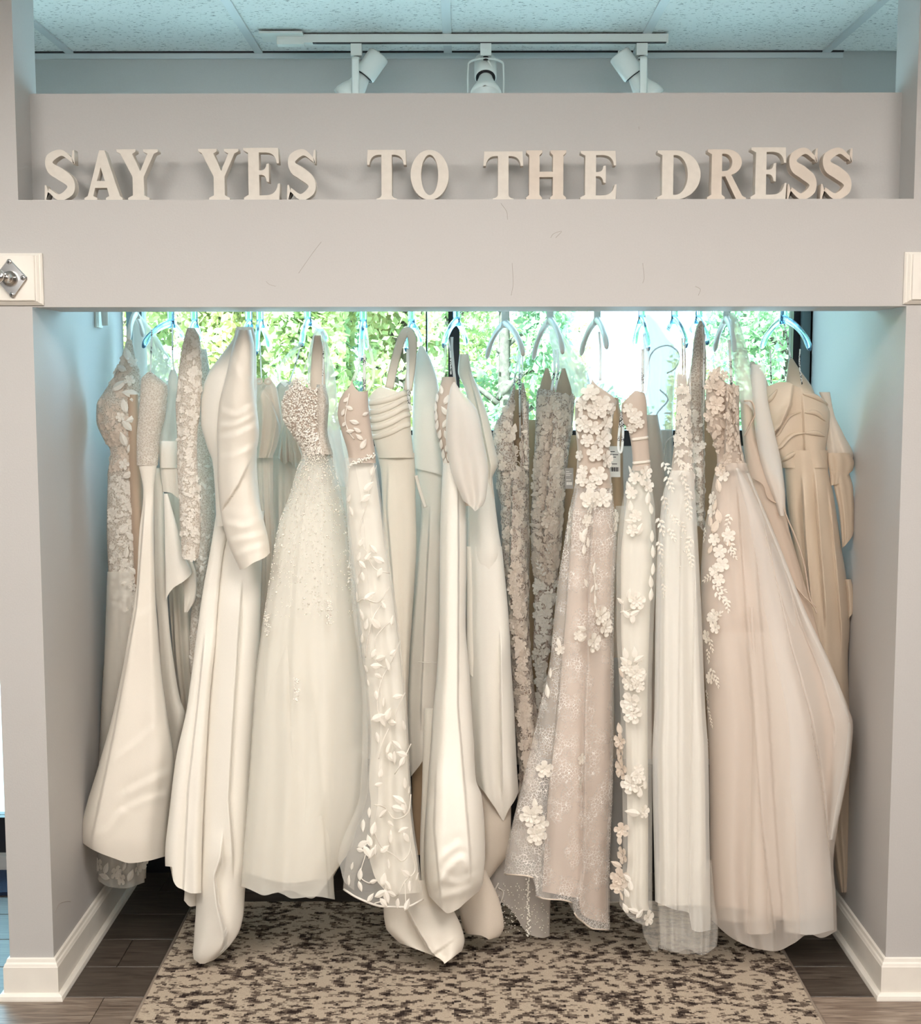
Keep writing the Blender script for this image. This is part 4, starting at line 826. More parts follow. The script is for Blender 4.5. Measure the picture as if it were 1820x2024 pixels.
strap(g, 'corset_lace', 'ribbon', [(1027, 700), (1027, 780), (1028, 860), (1028, 930)], Y14-.04, 4)
scatter(g, d14, 'scroll_embroidery', 'thread_warm', ['scroll', 'leaf', 'flower', 'scroll'], fill(d14, 840, 1560, 620, 17, 4, seed=21))
scatter(g, d14c, 'bust_embroidery', 'thread_warm', ['scroll', 'flower'], fill(d14c, 800, 925, 46, 14, 2, seed=22))
scatter(g, d14b, 'strap_embroidery', 'thread_warm', ['leaf'], fill(d14b, 790, 925, 26, 11, 1, seed=23))
d14h = drape(g, 'sheer_hem', 'tulle_blush', R((1640, 985, 1076), (1739, 960, 1084), (1776, 970, 1088), (1855, 1005, 1086)), Y14-.01, th=.035, folds=[(4, .012, 3)], hem=[(-1, 1745), (-.7, 1782), (-.4, 1800), (-.15, 1836), (.2, 1850), (.7, 1854), (1, 1850)], nv=40)
scatter(g, d14h, 'hem_beads', 'bead', ['bead'], [(1044+r8.normal(0, 2.0), y, 4, 0, 0) for y in np.linspace(1736, 1850, 60)]+[(x, y, 2.2, 0, 0) for x, y in zip(r8.uniform(985, 1084, 160), r8.uniform(1745, 1845, 160))], .004)
stem(g, d14h, [(985, 1745), (975, 1770), (985, 1790), (995, 1765), (985, 1755)], 3)
strap(g, 'hanging_loop', 'ribbon', [(1033, 702), (1031, 740), (1022, 760)], Y14-.08, 3)
strap(g, 'hanging_loop', 'ribbon', [(1026, 700), (1018, 740), (1015, 772)], Y14-.06, 3)
drape(g, 'back_skirt', 'inside', R((830, 1035, 1062), (1000, 1038, 1064), (1200, 1036, 1070), (1500, 1030, 1080)), (.855), th=.03, tb=.02, tilt=.00029, nv=40)
# 15 --- strapless floral lace
Y15 = .68
g = gown(1090, 1400, Y15, 'strapless nude gown covered in fine floral lace with two bare cup peaks')
d15 = drape(g, 'bodice', 'lace_blush', R((760, 1066, 1134), (782, 1060, 1136), (843, 1058, 1131), (893, 1056, 1124), (960, 1053, 1118), (1026, 1049, 1113), (1102, 1050, 1107), (1150, 1056, 1101)), Y15, top=[(-1, 768), (-.4, 770), (0, 774), (.5, 779), (1, 784)], folds=[(3, .01, 2)], steps=[([(1102, 780), (1088, 900), (1075, 1050)], 1, .025, 18)], nv=70)
d15s = drape(g, 'skirt', 'lace_blush', R((1140, 1056, 1102), (1203, 1056, 1094), (1279, 1054, 1088), (1330, 1058, 1078), (1420, 1062, 1074)), Y15, folds=[(3, .01, 3)], nv=50)
for x in (1081, 1114):
    drape(g, 'cup_peak', 'nude_lining', R((728, x-3, x+3), (745, x-9, x+8), (768, x-15, x+15), (790, x-17, x+18)), Y15+.015, nv=30, nu=40)
scatter(g, d15, 'floral_embroidery', 'thread_warm', ['flower', 'leaf', 'leaf', 'scroll'], fill(d15, 782, 1148, 420, 17, 4, seed=31))
scatter(g, d15s, 'skirt_embroidery', 'thread', ['leaf', 'flower'], fill(d15s, 1142, 1400, 90, 17, 2, seed=32))
for x, y, sz, ro in ((1066, 1120, 40, .3), (1084, 1085, 36, -.5), (1075, 1160, 40, .8), (1068, 1200, 38, -.3), (1080, 1215, 34, .5), (1066, 1262, 40, .2), (1072, 1300, 44, -.4), (1066, 1330, 40, .4)):
    motif(g, d15 if y < 1145 else d15s, 'sprig', x, y, sz, ro, 'thread', .006)
for x in (1096, 1103): strap(g, 'hanging_loop', 'ribbon', [(x-2, 690), (x, 730), (x-6, 772)], Y15-.07, 5)
drape(g, 'sheer_sleeve', 'organza', R((630, 1088, 1094), (665, 1086, 1116), (700, 1094, 1138), (735, 1108, 1160), (760, 1124, 1166), (785, 1134, 1150)), .74, folds=[(3, .01, 2)], nv=40)
price_tag(g, 1117, 925, 1133, 966, .42, 'card_grey', 'card')
# 16 --- blush appliqué gown
g = gown(1140, 1838, YA, 'blush A-line gown with large raised white flowers on bodice and crackle-net tulle skirt')
d16 = drape(g, 'bodice', 'taupe_lining', R((749, 1166, 1176), (767, 1151, 1201), (792, 1137, 1219), (817, 1136, 1213), (843, 1137, 1209), (893, 1141, 1205), (919, 1140, 1205), (965, 1135, 1210)), YA, top=[(-1, 795), (-.6, 772), (-.15, 750), (.2, 760), (.7, 775), (1, 792)], folds=[(2, .006, 2)], nv=60)
m16 = R((955, 1136, 1210), (976, 1132, 1211), (1026, 1122, 1216), (1077, 1114, 1218), (1153, 1102, 1214), (1229, 1094, 1213), (1304, 1087, 1213), (1400, 1066, 1213), (1508, 1042, 1212), (1585, 1023, 1210), (1647, 1008, 1207), (1708, 997, 1205), (1838, 992, 1205))
d16s = drape(g, 'tulle_skirt', 'tulle_net', m16, YA, folds=[(4, .012, 19)], nu=110, hem=[(-1, 1727), (-.42, 1736), (-.38, 1771), (.3, 1785), (.32, 1800), (.5, 1822), (.7, 1836), (1, 1838)],
    steps=[([(1135, 960), (1117, 1229), (1100, 1415), (1085, 1554), (1072, 1708), (1064, 1780)], 1, .03, 26), ([(1172, 980), (1162, 1153), (1160, 1304), (1156, 1400), (1153, 1554), (1153, 1708), (1134, 1800)], 1, .035, 22)])
d16l = drape(g, 'blush_underskirt', 'blush_lining', [(y, max(a+6, (1135, 1132, 1126, 1124, 1122, 1117, 1110, 1104, 1090, 1082, 1078, 1074, 1068)[i]), b-3) for i, (y, a, b) in enumerate(m16)], YA+.03, folds=[(4, .012, 19)], nu=100, hem=[(-1, 1762), (-.2, 1772), (.1, 1776), (.2, 1806), (1, 1826)],
    steps=[([(1174, 980), (1164, 1153), (1162, 1304), (1156, 1400), (1155, 1554), (1155, 1708), (1140, 1800)], 1, .03, 22)])
for a, b, nm in ((-.98, -.44, 'corded_hem'), (-.36, .28, 'corded_hem'), (.34, .98, 'corded_hem')):
    q = []
    for u in np.linspace(a, b, 14):
        h = float(d16s.hemf(u)); l, r_ = float(d16s.fl(h)), float(d16s.fr(h)); q.append(d16s.at(np.array((l+r_)/2+u*(r_-l)/2), np.array(h), .001))
    v_, f_ = tube_geo(np.array(q), .0022, 6); mesh_obj(nm, v_, f_, M['thread_warm'], g)
for x, y, sz, ro in ((1166, 778, 36, .3), (1190, 800, 38, 1), (1150, 800, 26, 2), (1180, 808, 40, .5), (1206, 808, 24, .1), (1154, 838, 34, 1.4), (1176, 846, 26, .2), (1198, 836, 28, .8), (1160, 870, 26, 2.2), (1192, 868, 34, .4), (1146, 900, 20, 1), (1176, 896, 32, 1.7), (1198, 908, 34, .2), (1152, 930, 22, .7), (1182, 940, 36, 1.1), (1168, 955, 26, 2.8)):
    motif(g, d16, 'flower', x, y, sz, ro, 'thread', .006)
for x, y, sz, ro in ((1166, 818, 22, .4), (1148, 818, 20, -.4), (1200, 850, 24, .7), (1188, 842, 20, -1), (1168, 866, 18, .3), (1180, 874, 20, 2), (1142, 860, 18, .3), (1200, 880, 20, 1.4), (1208, 826, 18, .2)):
    motif(g, d16, 'leaf', x, y, sz, ro, 'thread', .006)
for x, y, sz, ro in ((1165, 985, 38, .3), (1150, 948, 26, 1), (1170, 1000, 30, 1.3), (1190, 985, 38, .2), (1166, 985, 30, 2), (1130, 1018, 34, .7), (1215, 1020, 26, .3), (1128, 1060, 40, 1.2), (1160, 1028, 24, .9), (1214, 1040, 24, .4), (1188, 1218, 38, .2), (1196, 1240, 36, 1), (1172, 1270, 38, .6), (1142, 1256, 20, .1), (1106, 1284, 20, .5), (1076, 1520, 34, .4), (1048, 1612, 42, .8), (1068, 1628, 32, .1), (1060, 1650, 40, 1.2), (1148, 1500, 22, .4), (1150, 1550, 26, 1), (1062, 1600, 22, 2)):
    motif(g, d16s, 'flower', x, y, sz, ro, 'thread', .006)
for x, y, sz, ro in ((1174, 1124, 26, 0), (1178, 1160, 18, .4), (1170, 1164, 18, -.5), (1176, 1186, 20, .2), (1150, 1062, 26, .4), (1156, 1052, 22, -.5), (1162, 1072, 22, .2), (1154, 1086, 22, 0), (1150, 1242, 24, 1.3), (1152, 1262, 22, -1), (1158, 1152, 22, .7), (1104, 1270, 20, .2), (1088, 1330, 22, 0), (1082, 1366, 30, .2), (1057, 1588, 24, 0)):
    motif(g, d16s, 'leaf', x, y, sz, ro, 'thread', .006)
stem(g, d16s, [(1174, 1130), (1176, 1160), (1175, 1190), (1180, 1212)], 2); stem(g, d16s, [(1162, 1010), (1160, 1040), (1154, 1080)], 2); stem(g, d16s, [(1088, 1335), (1092, 1325), (1114, 1318)], 2); stem(g, d16s, [(1050, 1610), (1060, 1606), (1074, 1612)], 2)
drape(g, 'nude_back', 'inside', R((786, 1204, 1222), (850, 1204, 1230), (960, 1208, 1232), (1100, 1200, 1236), (1300, 1196, 1236)), .45, th=.03, nv=50)
drape(g, 'back_skirt', 'inside', R((860, 1112, 1150), (1000, 1100, 1160), (1200, 1080, 1200), (1500, 1040, 1220)), .785, th=.03, tb=.02, nv=40)
drape(g, 'floral_sheer_strap', 'organza', R((636, 1184, 1194), (660, 1180, 1214), (700, 1168, 1218), (745, 1160, 1212), (790, 1166, 1216)), .80, th=.04, folds=[(3, .01, 7)], nv=40)
strap(g, 'hanging_loop', 'ribbon', [(1184, 656), (1187, 700), (1186, 752)], YA-.02, 4)
price_tag(g, 1204, 882, 1226, 943, YA+.06, 'card', 'ink')
# 17 --- belted halter floral gown
g = gown(1260, 1829, YA-.02, 'slim ivory gown with white flower sprays, halter neck and narrow tied belt', -.0001, 950)
Y17 = YA-.02
d17 = drape(g, 'bodice', 'taupe_lining', R((770, 1242, 1270), (785, 1233, 1276), (800, 1229, 1278), (831, 1231, 1279), (855, 1243, 1280), (915, 1250, 1285), (930, 1248, 1286)), Y17, nv=50, top=[(-1, 798), (-.5, 782), (0, 772), (1, 776)])
for y0, xa, xb in ((867, 1248, 1281), (914, 1250, 1285)):
    q = d17.at(np.linspace(xa+1, xb-1, 16), np.full(16, float(y0))+np.linspace(2, -2, 16), .002); V, F_ = tube_geo(q, .0045, 8, True, .6, (0, 1, 0)); mesh_obj('belt', V, F_, M['satin'], g)
s17 = R((920, 1250, 1286), (950, 1240, 1287), (1001, 1228, 1294), (1052, 1222, 1296), (1102, 1218, 1297), (1229, 1218, 1292), (1400, 1226, 1288), (1585, 1230, 1289), (1693, 1231, 1289), (1785, 1224, 1289), (1830, 1232, 1291))
drape(g, 'lining', 'ivory_lining', [(y, a+9 if y > 1000 else a+4, b-8 if y > 1000 else b-3) for y, a, b in s17[:-1]]+[(1800, 1240, 1284)], Y17+.02, folds=[(3, .01, 2)])
d17s = drape(g, 'tulle_skirt', 'tulle_thin', s17, Y17, folds=[(4, .01, 5)], hem=[(-1, 1787), (-.5, 1814), (0, 1824), (.6, 1830), (1, 1827)])
drape(g, 'side_tulle', 'tulle_thin', R((1000, 1216, 1240), (1102, 1211, 1240), (1300, 1208, 1240), (1500, 1205, 1240), (1700, 1201, 1238), (1786, 1201, 1236)), Y17+.18, tb=.01, nv=50, hem=[(-1, 1786), (1, 1782)])
for x, y, sz, ro in ((1254, 822, 30, .4), (1242, 808, 22, 1), (1262, 836, 22, .3), (1248, 846, 20, 2)): motif(g, d17, 'flower', x, y, sz, ro, 'thread', .006)
for x, y, sz, ro in ((1276, 934, 26, .4), (1254, 945, 24, 1), (1248, 975, 24, .3), (1280, 960, 26, 1.4), (1256, 1020, 24, .6), (1250, 1048, 24, 1), (1258, 1188, 34, .3), (1258, 1332, 34, .5), (1240, 1318, 28, 1), (1244, 1350, 30, .2), (1262, 1356, 24, 2), (1248, 1390, 44, .7), (1250, 1410, 40, .1), (1246, 1550, 38, .6), (1262, 1535, 26, 1), (1272, 1604, 26, .3), (1280, 1814, 30, .5), (1262, 1520, 20, .1)): motif(g, d17s, 'flower', x, y, sz, ro, 'thread', .005)
for x, y, sz, ro in ((1246, 930, 24, .6), (1268, 950, 26, .3), (1242, 962, 26, .5), (1280, 985, 28, -.2), (1286, 1005, 26, .2), (1246, 1000, 24, .1), (1264, 1046, 28, -.4), (1244, 1030, 20, 1.4), (1288, 1060, 26, 0), (1290, 1090, 28, .1), (1290, 1125, 26, 0), (1286, 1150, 28, .2), (1286, 1175, 28, 0), (1243, 1174, 24, -.3), (1226, 1188, 20, .9), (1238, 1214, 24, .8), (1250, 1222, 24, 0), (1254, 1212, 24, -1.1), (1236, 1292, 26, .2), (1254, 1290, 26, .1), (1234, 1306, 24, .9), (1262, 1302, 26, -1), (1272, 1340, 24, -.6), (1266, 1350, 24, .5), (1256, 1530, 28, -1), (1264, 1566, 26, .1), (1274, 1550, 26, .3), (1250, 1606, 34, 1.4), (1246, 1750, 26, .1), (1240, 1735, 22, .8), (1238, 1765, 22, .4), (1252, 1800, 26, 1.2), (1236, 1795, 24, .4), (1264, 1806, 24, -.6)): motif(g, d17s, 'leaf', x, y, sz, ro, 'thread', .005)
stem(g, d17s, [(1226, 1210), (1240, 1208), (1256, 1200), (1268, 1196)], 2.4); stem(g, d17s, [(1245, 1360), (1252, 1330), (1262, 1308), (1270, 1306)], 2.4); stem(g, d17s, [(1250, 1552), (1262, 1556), (1276, 1550)], 2.4); stem(g, d17s, [(1232, 1188), (1232, 1208)], 2)
for x, y, sz, ro in ((1212, 1440, 26, .2), (1216, 1330, 24, .5), (1214, 1465, 30, 0), (1216, 1490, 34, .3), (1218, 1520, 40, 0), (1216, 1640, 30, .5), (1212, 1660, 22, .1), (1220, 1690, 34, .6), (1206, 1708, 26, 1.1), (1214, 1735, 40, .3), (1208, 1750, 30, .8), (1216, 1770, 22, .4)): motif(g, d17s, 'flower' if sz > 26 else 'leaf', x+12, y, sz, ro, 'thread_warm', .002)
for p_ in ([(1244, 784), (1252, 740), (1262, 690), (1268, 660)], [(1272, 780), (1278, 740), (1276, 690), (1270, 660)]): strap(g, 'halter_strap', 'tulle_white', p_, Y17+.012, 12)
strap(g, 'hanging_loop', 'ribbon', [(1270, 690), (1270, 730), (1270, 775)], Y17-.02, 5)
strap(g, 'hanging_loop', 'ribbon', [(1231, 800), (1224, 850), (1222, 888), (1228, 892), (1231, 860), (1231, 812)], Y17+.0, 5)
drape(g, 'back_skirt', 'taupe_lining', R((820, 1272, 1300), (900, 1274, 1312), (1100, 1270, 1320), (1500, 1230, 1340)), .62, th=.03, nv=40)
# 18 --- organza cape gown with plain white tulle skirt
Y18 = YA-.04
g = gown(1350, 1887, Y18, 'white tulle gown with feathery sprig embroidery and limp organza ruffle cape', -0.0001, 900)
drape(g, 'organza_cape', 'organza_cape', R((622, 1268, 1286), (640, 1270, 1302), (660, 1271, 1314), (700, 1271, 1342), (726, 1272, 1338), (780, 1274, 1332), (850, 1280, 1330), (950, 1285, 1330), (1050, 1291, 1326), (1100, 1295, 1318)), .80, th=.05, folds=[(5, .018, 3)], hem=[(-1, 1085), (0, 1100), (1, 1080)])
for p_ in ([(1276, 735), (1290, 695), (1320, 683), (1342, 700), (1336, 726), (1318, 738)], [(1304, 770), (1320, 790), (1300, 815), (1288, 845), (1282, 880)], [(1366, 745), (1352, 775), (1340, 800), (1342, 850), (1318, 872), (1312, 905)]):
    q = smooth_path([P(a, b, .74) for a, b in p_], 26); V, F_ = tube_geo(q, .0024, 6, True, 1.6); mesh_obj('ruffle_edge', V, F_, M['organza_cape'], g)
d18b = drape(g, 'bodice', 'tulle_blush', R((690, 1344, 1352), (760, 1338, 1362), (820, 1336, 1366), (900, 1333, 1369), (960, 1318, 1374)), Y18+.02, folds=[(3, .008, 2)], nv=40)
drape(g, 'bodice_lining', 'taupe_lining', R((740, 1338, 1356), (820, 1336, 1362), (930, 1326, 1368), (990, 1316, 1372)), Y18+.05, nv=40, folds=[(5, .01, 3)])
s18 = R((930, 1326, 1370), (976, 1310, 1374), (1026, 1304, 1377), (1102, 1298, 1381), (1229, 1295, 1387), (1400, 1293, 1394), (1492, 1289, 1400), (1708, 1293, 1403), (1838, 1296, 1405))
d18l = drape(g, 'lining', 'ivory_lining', [(y, a+10, b-8) for y, a, b in s18[:-1]]+[(1790, 1300, 1396)], Y18+.04, folds=[(5, .012, 6)])
d18s = drape(g, 'tulle_skirt', 'tulle_white', s18, Y18, folds=[(7, .014, 6)], steps=[([(1345, 1000), (1340, 1400), (1338, 1800)], -1, .012, 16), ([(1375, 1100), (1368, 1400), (1362, 1820)], 1, .014, 14)], hem=[(-1, 1782), (-.3, 1798), (.25, 1806), (.28, 1836), (.6, 1842), (1, 1838)])
drape(g, 'tulle_underskirt', 'tulle_thin', R((1700, 1296, 1406), (1780, 1299, 1412), (1832, 1300, 1419), (1886, 1302, 1416)), Y18+.03, folds=[(10, .02, 8)], hem=[(-1, 1874), (-.4, 1882), (0, 1876), (.5, 1888), (1, 1870)], nv=36)
drape(g, 'tulle_underskirt', 'tulle_thin', R((1720, 1300, 1400), (1800, 1302, 1404), (1884, 1306, 1400)), Y18+.045, folds=[(9, .02, 4)], hem=[(-1, 1868), (0, 1886), (1, 1880)], nv=36)
drape(g, 'tulle_scrap', 'tulle_thin', R((1780, 1276, 1300), (1820, 1268, 1300), (1850, 1272, 1302), (1880, 1290, 1300)), Y18+.10, nv=24)
for x, y, sz, ro in ((1352, 952, 40, .2), (1358, 985, 40, -.2), (1362, 1015, 38, .1), (1350, 1045, 36, .5), (1360, 1080, 40, -.3), (1366, 1110, 34, .1), (1330, 1060, 34, .4), (1336, 1030, 30, .6), (1325, 960, 44, .5), (1316, 1000, 44, .4), (1308, 1045, 44, .3), (1306, 1090, 40, .2), (1308, 1130, 36, .1), (1312, 1170, 32, 0), (1344, 915, 40, .3), (1322, 930, 40, .6), (1364, 930, 26, -.3)):
    motif(g, d18s if y > 935 else d18b, 'sprig', x, y, sz, ro+3.14, 'thread', .004)
scatter(g, d18s, 'skirt_beads', 'bead', ['bead'], [(x, y, 4, 0, 0) for x, y in ((1362, 930), (1368, 985), (1344, 1120), (1346, 1062), (1360, 960), (1352, 1090))], .01)
strap(g, 'shoulder_strap', 'tulle_white', [(1347, 700), (1340, 740), (1338, 780)], Y18+.02, 5); strap(g, 'shoulder_strap', 'tulle_white', [(1352, 690), (1362, 730), (1364, 780)], Y18+.02, 4)
for x in (1349, 1354): strap(g, 'hanging_loop', 'ribbon', [(x-1, 668), (x, 710), (x, 752)], Y18+.02, 3)
scatter(g, d18b, 'bodice_embroidery', 'thread', ['leaf', 'flower'], fill(d18b, 760, 955, 90, 12, 2, seed=71))
# 19 --- netted lace gown
g = gown(1382, 1052, YC, 'narrow netted lace gown with pointed strap and deep armhole, left of blush ball gown')
d19 = drape(g, 'lace_body', 'lace_net', R((634, 1382, 1387), (650, 1375, 1392), (678, 1370, 1394), (720, 1366, 1396), (767, 1358, 1394), (843, 1357, 1392), (893, 1367, 1393), (976, 1372, 1393), (1052, 1380, 1392)), YA+.08, th=.025, tb=.012, folds=[(3, .008, 3)], steps=[([(1388, 640), (1384, 760), (1388, 900)], 1, .012, 10)], hem=[(-1, 1036), (1, 1054)])
scatter(g, d19, 'lace_embroidery', 'thread', ['leaf', 'flower'], fill(d19, 800, 1040, 80, 13, 2, seed=51))
stem(g, d19, [(1388, 645), (1391, 700), (1391, 760), (1390, 840)], 3, 'thread', 'armhole_binding')
strap(g, 'hanging_loop', 'ribbon', [(1393, 660), (1391, 710), (1390, 768)], YA+.02, 3)
# 20 --- blush ball gown
g = gown(1530, 1880, .26, 'huge blush tulle ball gown with flower-covered bodice and vine of white appliques', -6e-05, 900)
Y20 = .26
d20 = drape(g, 'bodice', 'taupe_lining', R((722, 1416, 1436), (740, 1402, 1440), (762, 1396, 1461), (800, 1394, 1461), (840, 1397, 1461), (868, 1408, 1463), (905, 1417, 1470), (930, 1417, 1478)), Y20, top=[(-1, 745), (-.5, 726), (-.1, 724), (.25, 758), (1, 762)], steps=[([(1434, 740), (1436, 800), (1432, 900)], 1, .03, 24)], nv=60)
s20 = R((915, 1417, 1475), (950, 1409, 1487), (1001, 1401, 1508), (1047, 1391, 1528), (1077, 1388, 1540), (1140, 1385, 1563), (1203, 1386, 1589), (1254, 1388, 1614), (1294, 1390, 1634), (1342, 1393, 1654), (1400, 1397, 1677), (1431, 1398, 1686), (1492, 1401, 1682), (1560, 1402, 1670), (1631, 1403, 1656), (1708, 1403, 1647), (1770, 1404, 1652), (1832, 1407, 1654), (1882, 1425, 1650))
ST = [([(1457, 960), (1470, 1150), (1480, 1300), (1490, 1431), (1504, 1616), (1530, 1840)], 1, .022, 26), ([(1492, 1080), (1505, 1250), (1518, 1400), (1530, 1600), (1545, 1800)], -1, .018, 26), ([(1500, 1000), (1530, 1140), (1563, 1279), (1599, 1400), (1622, 1520), (1640, 1700)], 1, .045, 22), ([(1540, 1090), (1580, 1230), (1625, 1340), (1650, 1440)], 1, .016, 18)]
d20l = drape(g, 'blush_underskirt', 'blush_lining', [(y, a+6, b-8) for y, a, b in s20[:-2]]+[(1800, 1412, 1644)], Y20+.02, tb=.01, folds=[(6, .012, 3)], hem=[(-1, 1790), (-.3, 1800), (.3, 1815), (1, 1780)], nu=90)
d20s = drape(g, 'tulle_skirt', 'tulle_blush', s20, Y20, folds=[(6, .018, 21)], steps=ST, nu=130, nv=110, hem=[(-1, 1818), (-.7, 1856), (-.4, 1874), (-.05, 1880), (.3, 1864), (.55, 1846), (.75, 1854), (1, 1840)], th=[(915, .05), (1100, .08), (1500, .13), (1880, .13)])
drape(g, 'tulle_panel', 'tulle_white', R((925, 1449, 1462), (960, 1456, 1482), (1010, 1464, 1506), (1150, 1484, 1560), (1300, 1502, 1600), (1431, 1516, 1628), (1616, 1530, 1636), (1780, 1545, 1646), (1850, 1552, 1648)), Y20-.012, tilt=-.00003, th=[(925, .045), (1100, .078), (1400, .1), (1850, .11)], hem=[(-1, 1842), (0, 1848), (1, 1838)], folds=[(3, .01, 3)])
drape(g, 'tulle_panel', 'tulle_white', R((935, 1474, 1480), (1000, 1500, 1507), (1090, 1534, 1545), (1203, 1576, 1590), (1294, 1606, 1632), (1400, 1636, 1674), (1440, 1646, 1682), (1560, 1644, 1668), (1660, 1636, 1646)), Y20-.01, tilt=-.00003, th=.03, folds=[(2, .006, 4)])
drape(g, 'front_tier', 'tulle_blush', R((1200, 1478, 1492), (1431, 1482, 1512), (1616, 1476, 1526), (1760, 1472, 1532), (1846, 1470, 1534)), Y20-.045, th=.09, hem=[(-1, 1842), (-.5, 1847), (.4, 1846), (1, 1836)])
drape(g, 'organza_tier', 'tulle_blush', R((1250, 1400, 1600), (1500, 1402, 1640), (1700, 1404, 1640), (1825, 1408, 1652)), Y20+.012, th=.10, folds=[(6, .02, 15)], hem=[(-1, 1815), (-.6, 1823), (0, 1818), (.4, 1822), (1, 1800)])
for x, y, sz, ro in ((1412, 742, 24, .3), (1404, 762, 26, 1), (1424, 770, 26, .2), (1414, 800, 36, .8), (1430, 742, 20, 2), (1402, 822, 24, .4), (1450, 772, 26, .6), (1446, 800, 26, 1), (1452, 826, 24, .2), (1440, 850, 24, 1.3), (1452, 868, 26, .5), (1434, 908, 26, .9), (1424, 930, 24, .3)): motif(g, d20 if y < 920 else d20s, 'flower', x, y, sz, ro, 'thread_warm', .006)
for x, y, sz, ro in ((1446, 786, 22, .6), (1454, 812, 22, -.7), (1440, 824, 22, .3), (1456, 846, 22, .9), (1444, 872, 22, -.4), (1462, 884, 22, .3), (1438, 886, 24, .5), (1428, 838, 24, .6), (1412, 860, 22, -.3), (1420, 845, 20, .8), (1466, 905, 20, .3)): motif(g, d20, 'leaf', x, y, sz, ro, 'thread_warm', .006)
for x, y, sz, ro in ((1410, 985, 26, .2), (1408, 1010, 24, .9), (1430, 940, 24, .3), (1440, 1058, 26, .5), (1412, 1066, 24, 1), (1422, 1090, 26, .2), (1426, 1116, 28, .8), (1412, 1128, 22, .3), (1420, 1146, 24, 1), (1412, 1216, 24, .4), (1414, 1240, 24, .1), (1398, 1258, 26, .7), (1406, 1222, 22, .9), (1404, 1340, 24, .2)): motif(g, d20s, 'flower', x, y, sz, ro, 'thread', .006)
for x, y, sz, ro in ((1392, 1060, 34, 3.1), (1438, 1035, 36, 2.9), (1446, 1080, 44, 3.6), (1450, 1098, 30, 3.8), (1396, 1144, 40, 1.9), (1426, 1165, 36, 4.2), (1430, 1185, 40, 3.9), (1438, 1200, 34, 3.2), (1420, 1216, 34, -.9), (1406, 1278, 36, 3.3), (1412, 1340, 40, 3.4), (1418, 1350, 30, 3.2), (1400, 1300, 34, 3.0), (1398, 1380, 32, 3.1), (1402, 1410, 30, 3.5), (1406, 1430, 26, 3.3), (1399, 1470, 26, 3.1)): motif(g, d20s, 'sprig', x, y, sz, ro, 'thread', .005)
for x, y, sz, ro in ((1404, 1030, 30, .4), (1414, 1040, 32, -.4), (1420, 960, 30, .3), (1412, 1000, 30, -.3), (1420, 1020, 30, .2), (1436, 1070, 26, .6), (1404, 1086, 22, -.5)): motif(g, d20s, 'leaf', x, y, sz, ro, 'thread_warm', .006)
scatter(g, d20, 'bodice_embroidery', 'thread_warm', ['leaf', 'flower'], fill(d20, 770, 925, 90, 12, 2, seed=61))
for p_ in ([(1420, 728), (1424, 695), (1430, 660)], [(1446, 760), (1444, 710), (1440, 665)]): strap(g, 'sheer_strap', 'tulle_white', p_, Y20+.04, 7)
strap(g, 'hanging_loop', 'ribbon', [(1441, 672), (1443, 710), (1445, 762)], Y20-.03, 5)
Y21 = .345
drape(g, 'back_skirt', 'inside', R((790, 1388, 1440), (900, 1384, 1450), (1100, 1370, 1560), (1500, 1340, 1600)), .62, th=.03, nv=40)
# 21 --- sheer shawl layer
g = gown(1560, 1430, Y21, 'sheer blush organza gown with frilled edge, between ball gown and champagne satin gown')
drape(g, 'white_shoulder', 'organza', R((618, 1440, 1450), (640, 1443, 1462), (690, 1446, 1476), (740, 1452, 1486), (790, 1458, 1494), (830, 1464, 1492)), .325, th=.03, tb=.01, folds=[(3, .012, 5)], hem=[(-1, 794), (0, 800), (.6, 812), (1, 830)], nv=40)
d21 = drape(g, 'organza_skirt', 'organza_blush', R((790, 1462, 1488), (850, 1466, 1492), (920, 1474, 1520), (970, 1484, 1548), (1030, 1505, 1556), (1100, 1530, 1575), (1200, 1560, 1604), (1300, 1585, 1630), (1400, 1610, 1660), (1490, 1630, 1674)), Y21-.012, th=.03, tb=.002, folds=[(4, .008, 6)])
drape(g, 'organza_overlay', 'organza', R((720, 1484, 1512), (780, 1486, 1516), (850, 1492, 1530), (920, 1505, 1545), (990, 1530, 1552), (1020, 1540, 1550)), Y21-.04, th=.02, folds=[(2, .006, 2)], nv=50)
for p_ in ([(1470, 792), (1486, 795), (1492, 818), (1482, 840), (1470, 862)], [(1488, 945), (1508, 958), (1518, 985), (1545, 1000), (1556, 1025), (1575, 1070), (1590, 1120), (1600, 1180), (1612, 1200)], [(1572, 1160), (1590, 1180), (1606, 1196), (1614, 1212)]):
    q = smooth_path([P(a, b, Y21-.05) for a, b in p_], 26); V, F_ = tube_geo(q, .0022, 6, True, 1.6); mesh_obj('frilled_edge', V, F_, M['organza_blush'], g)
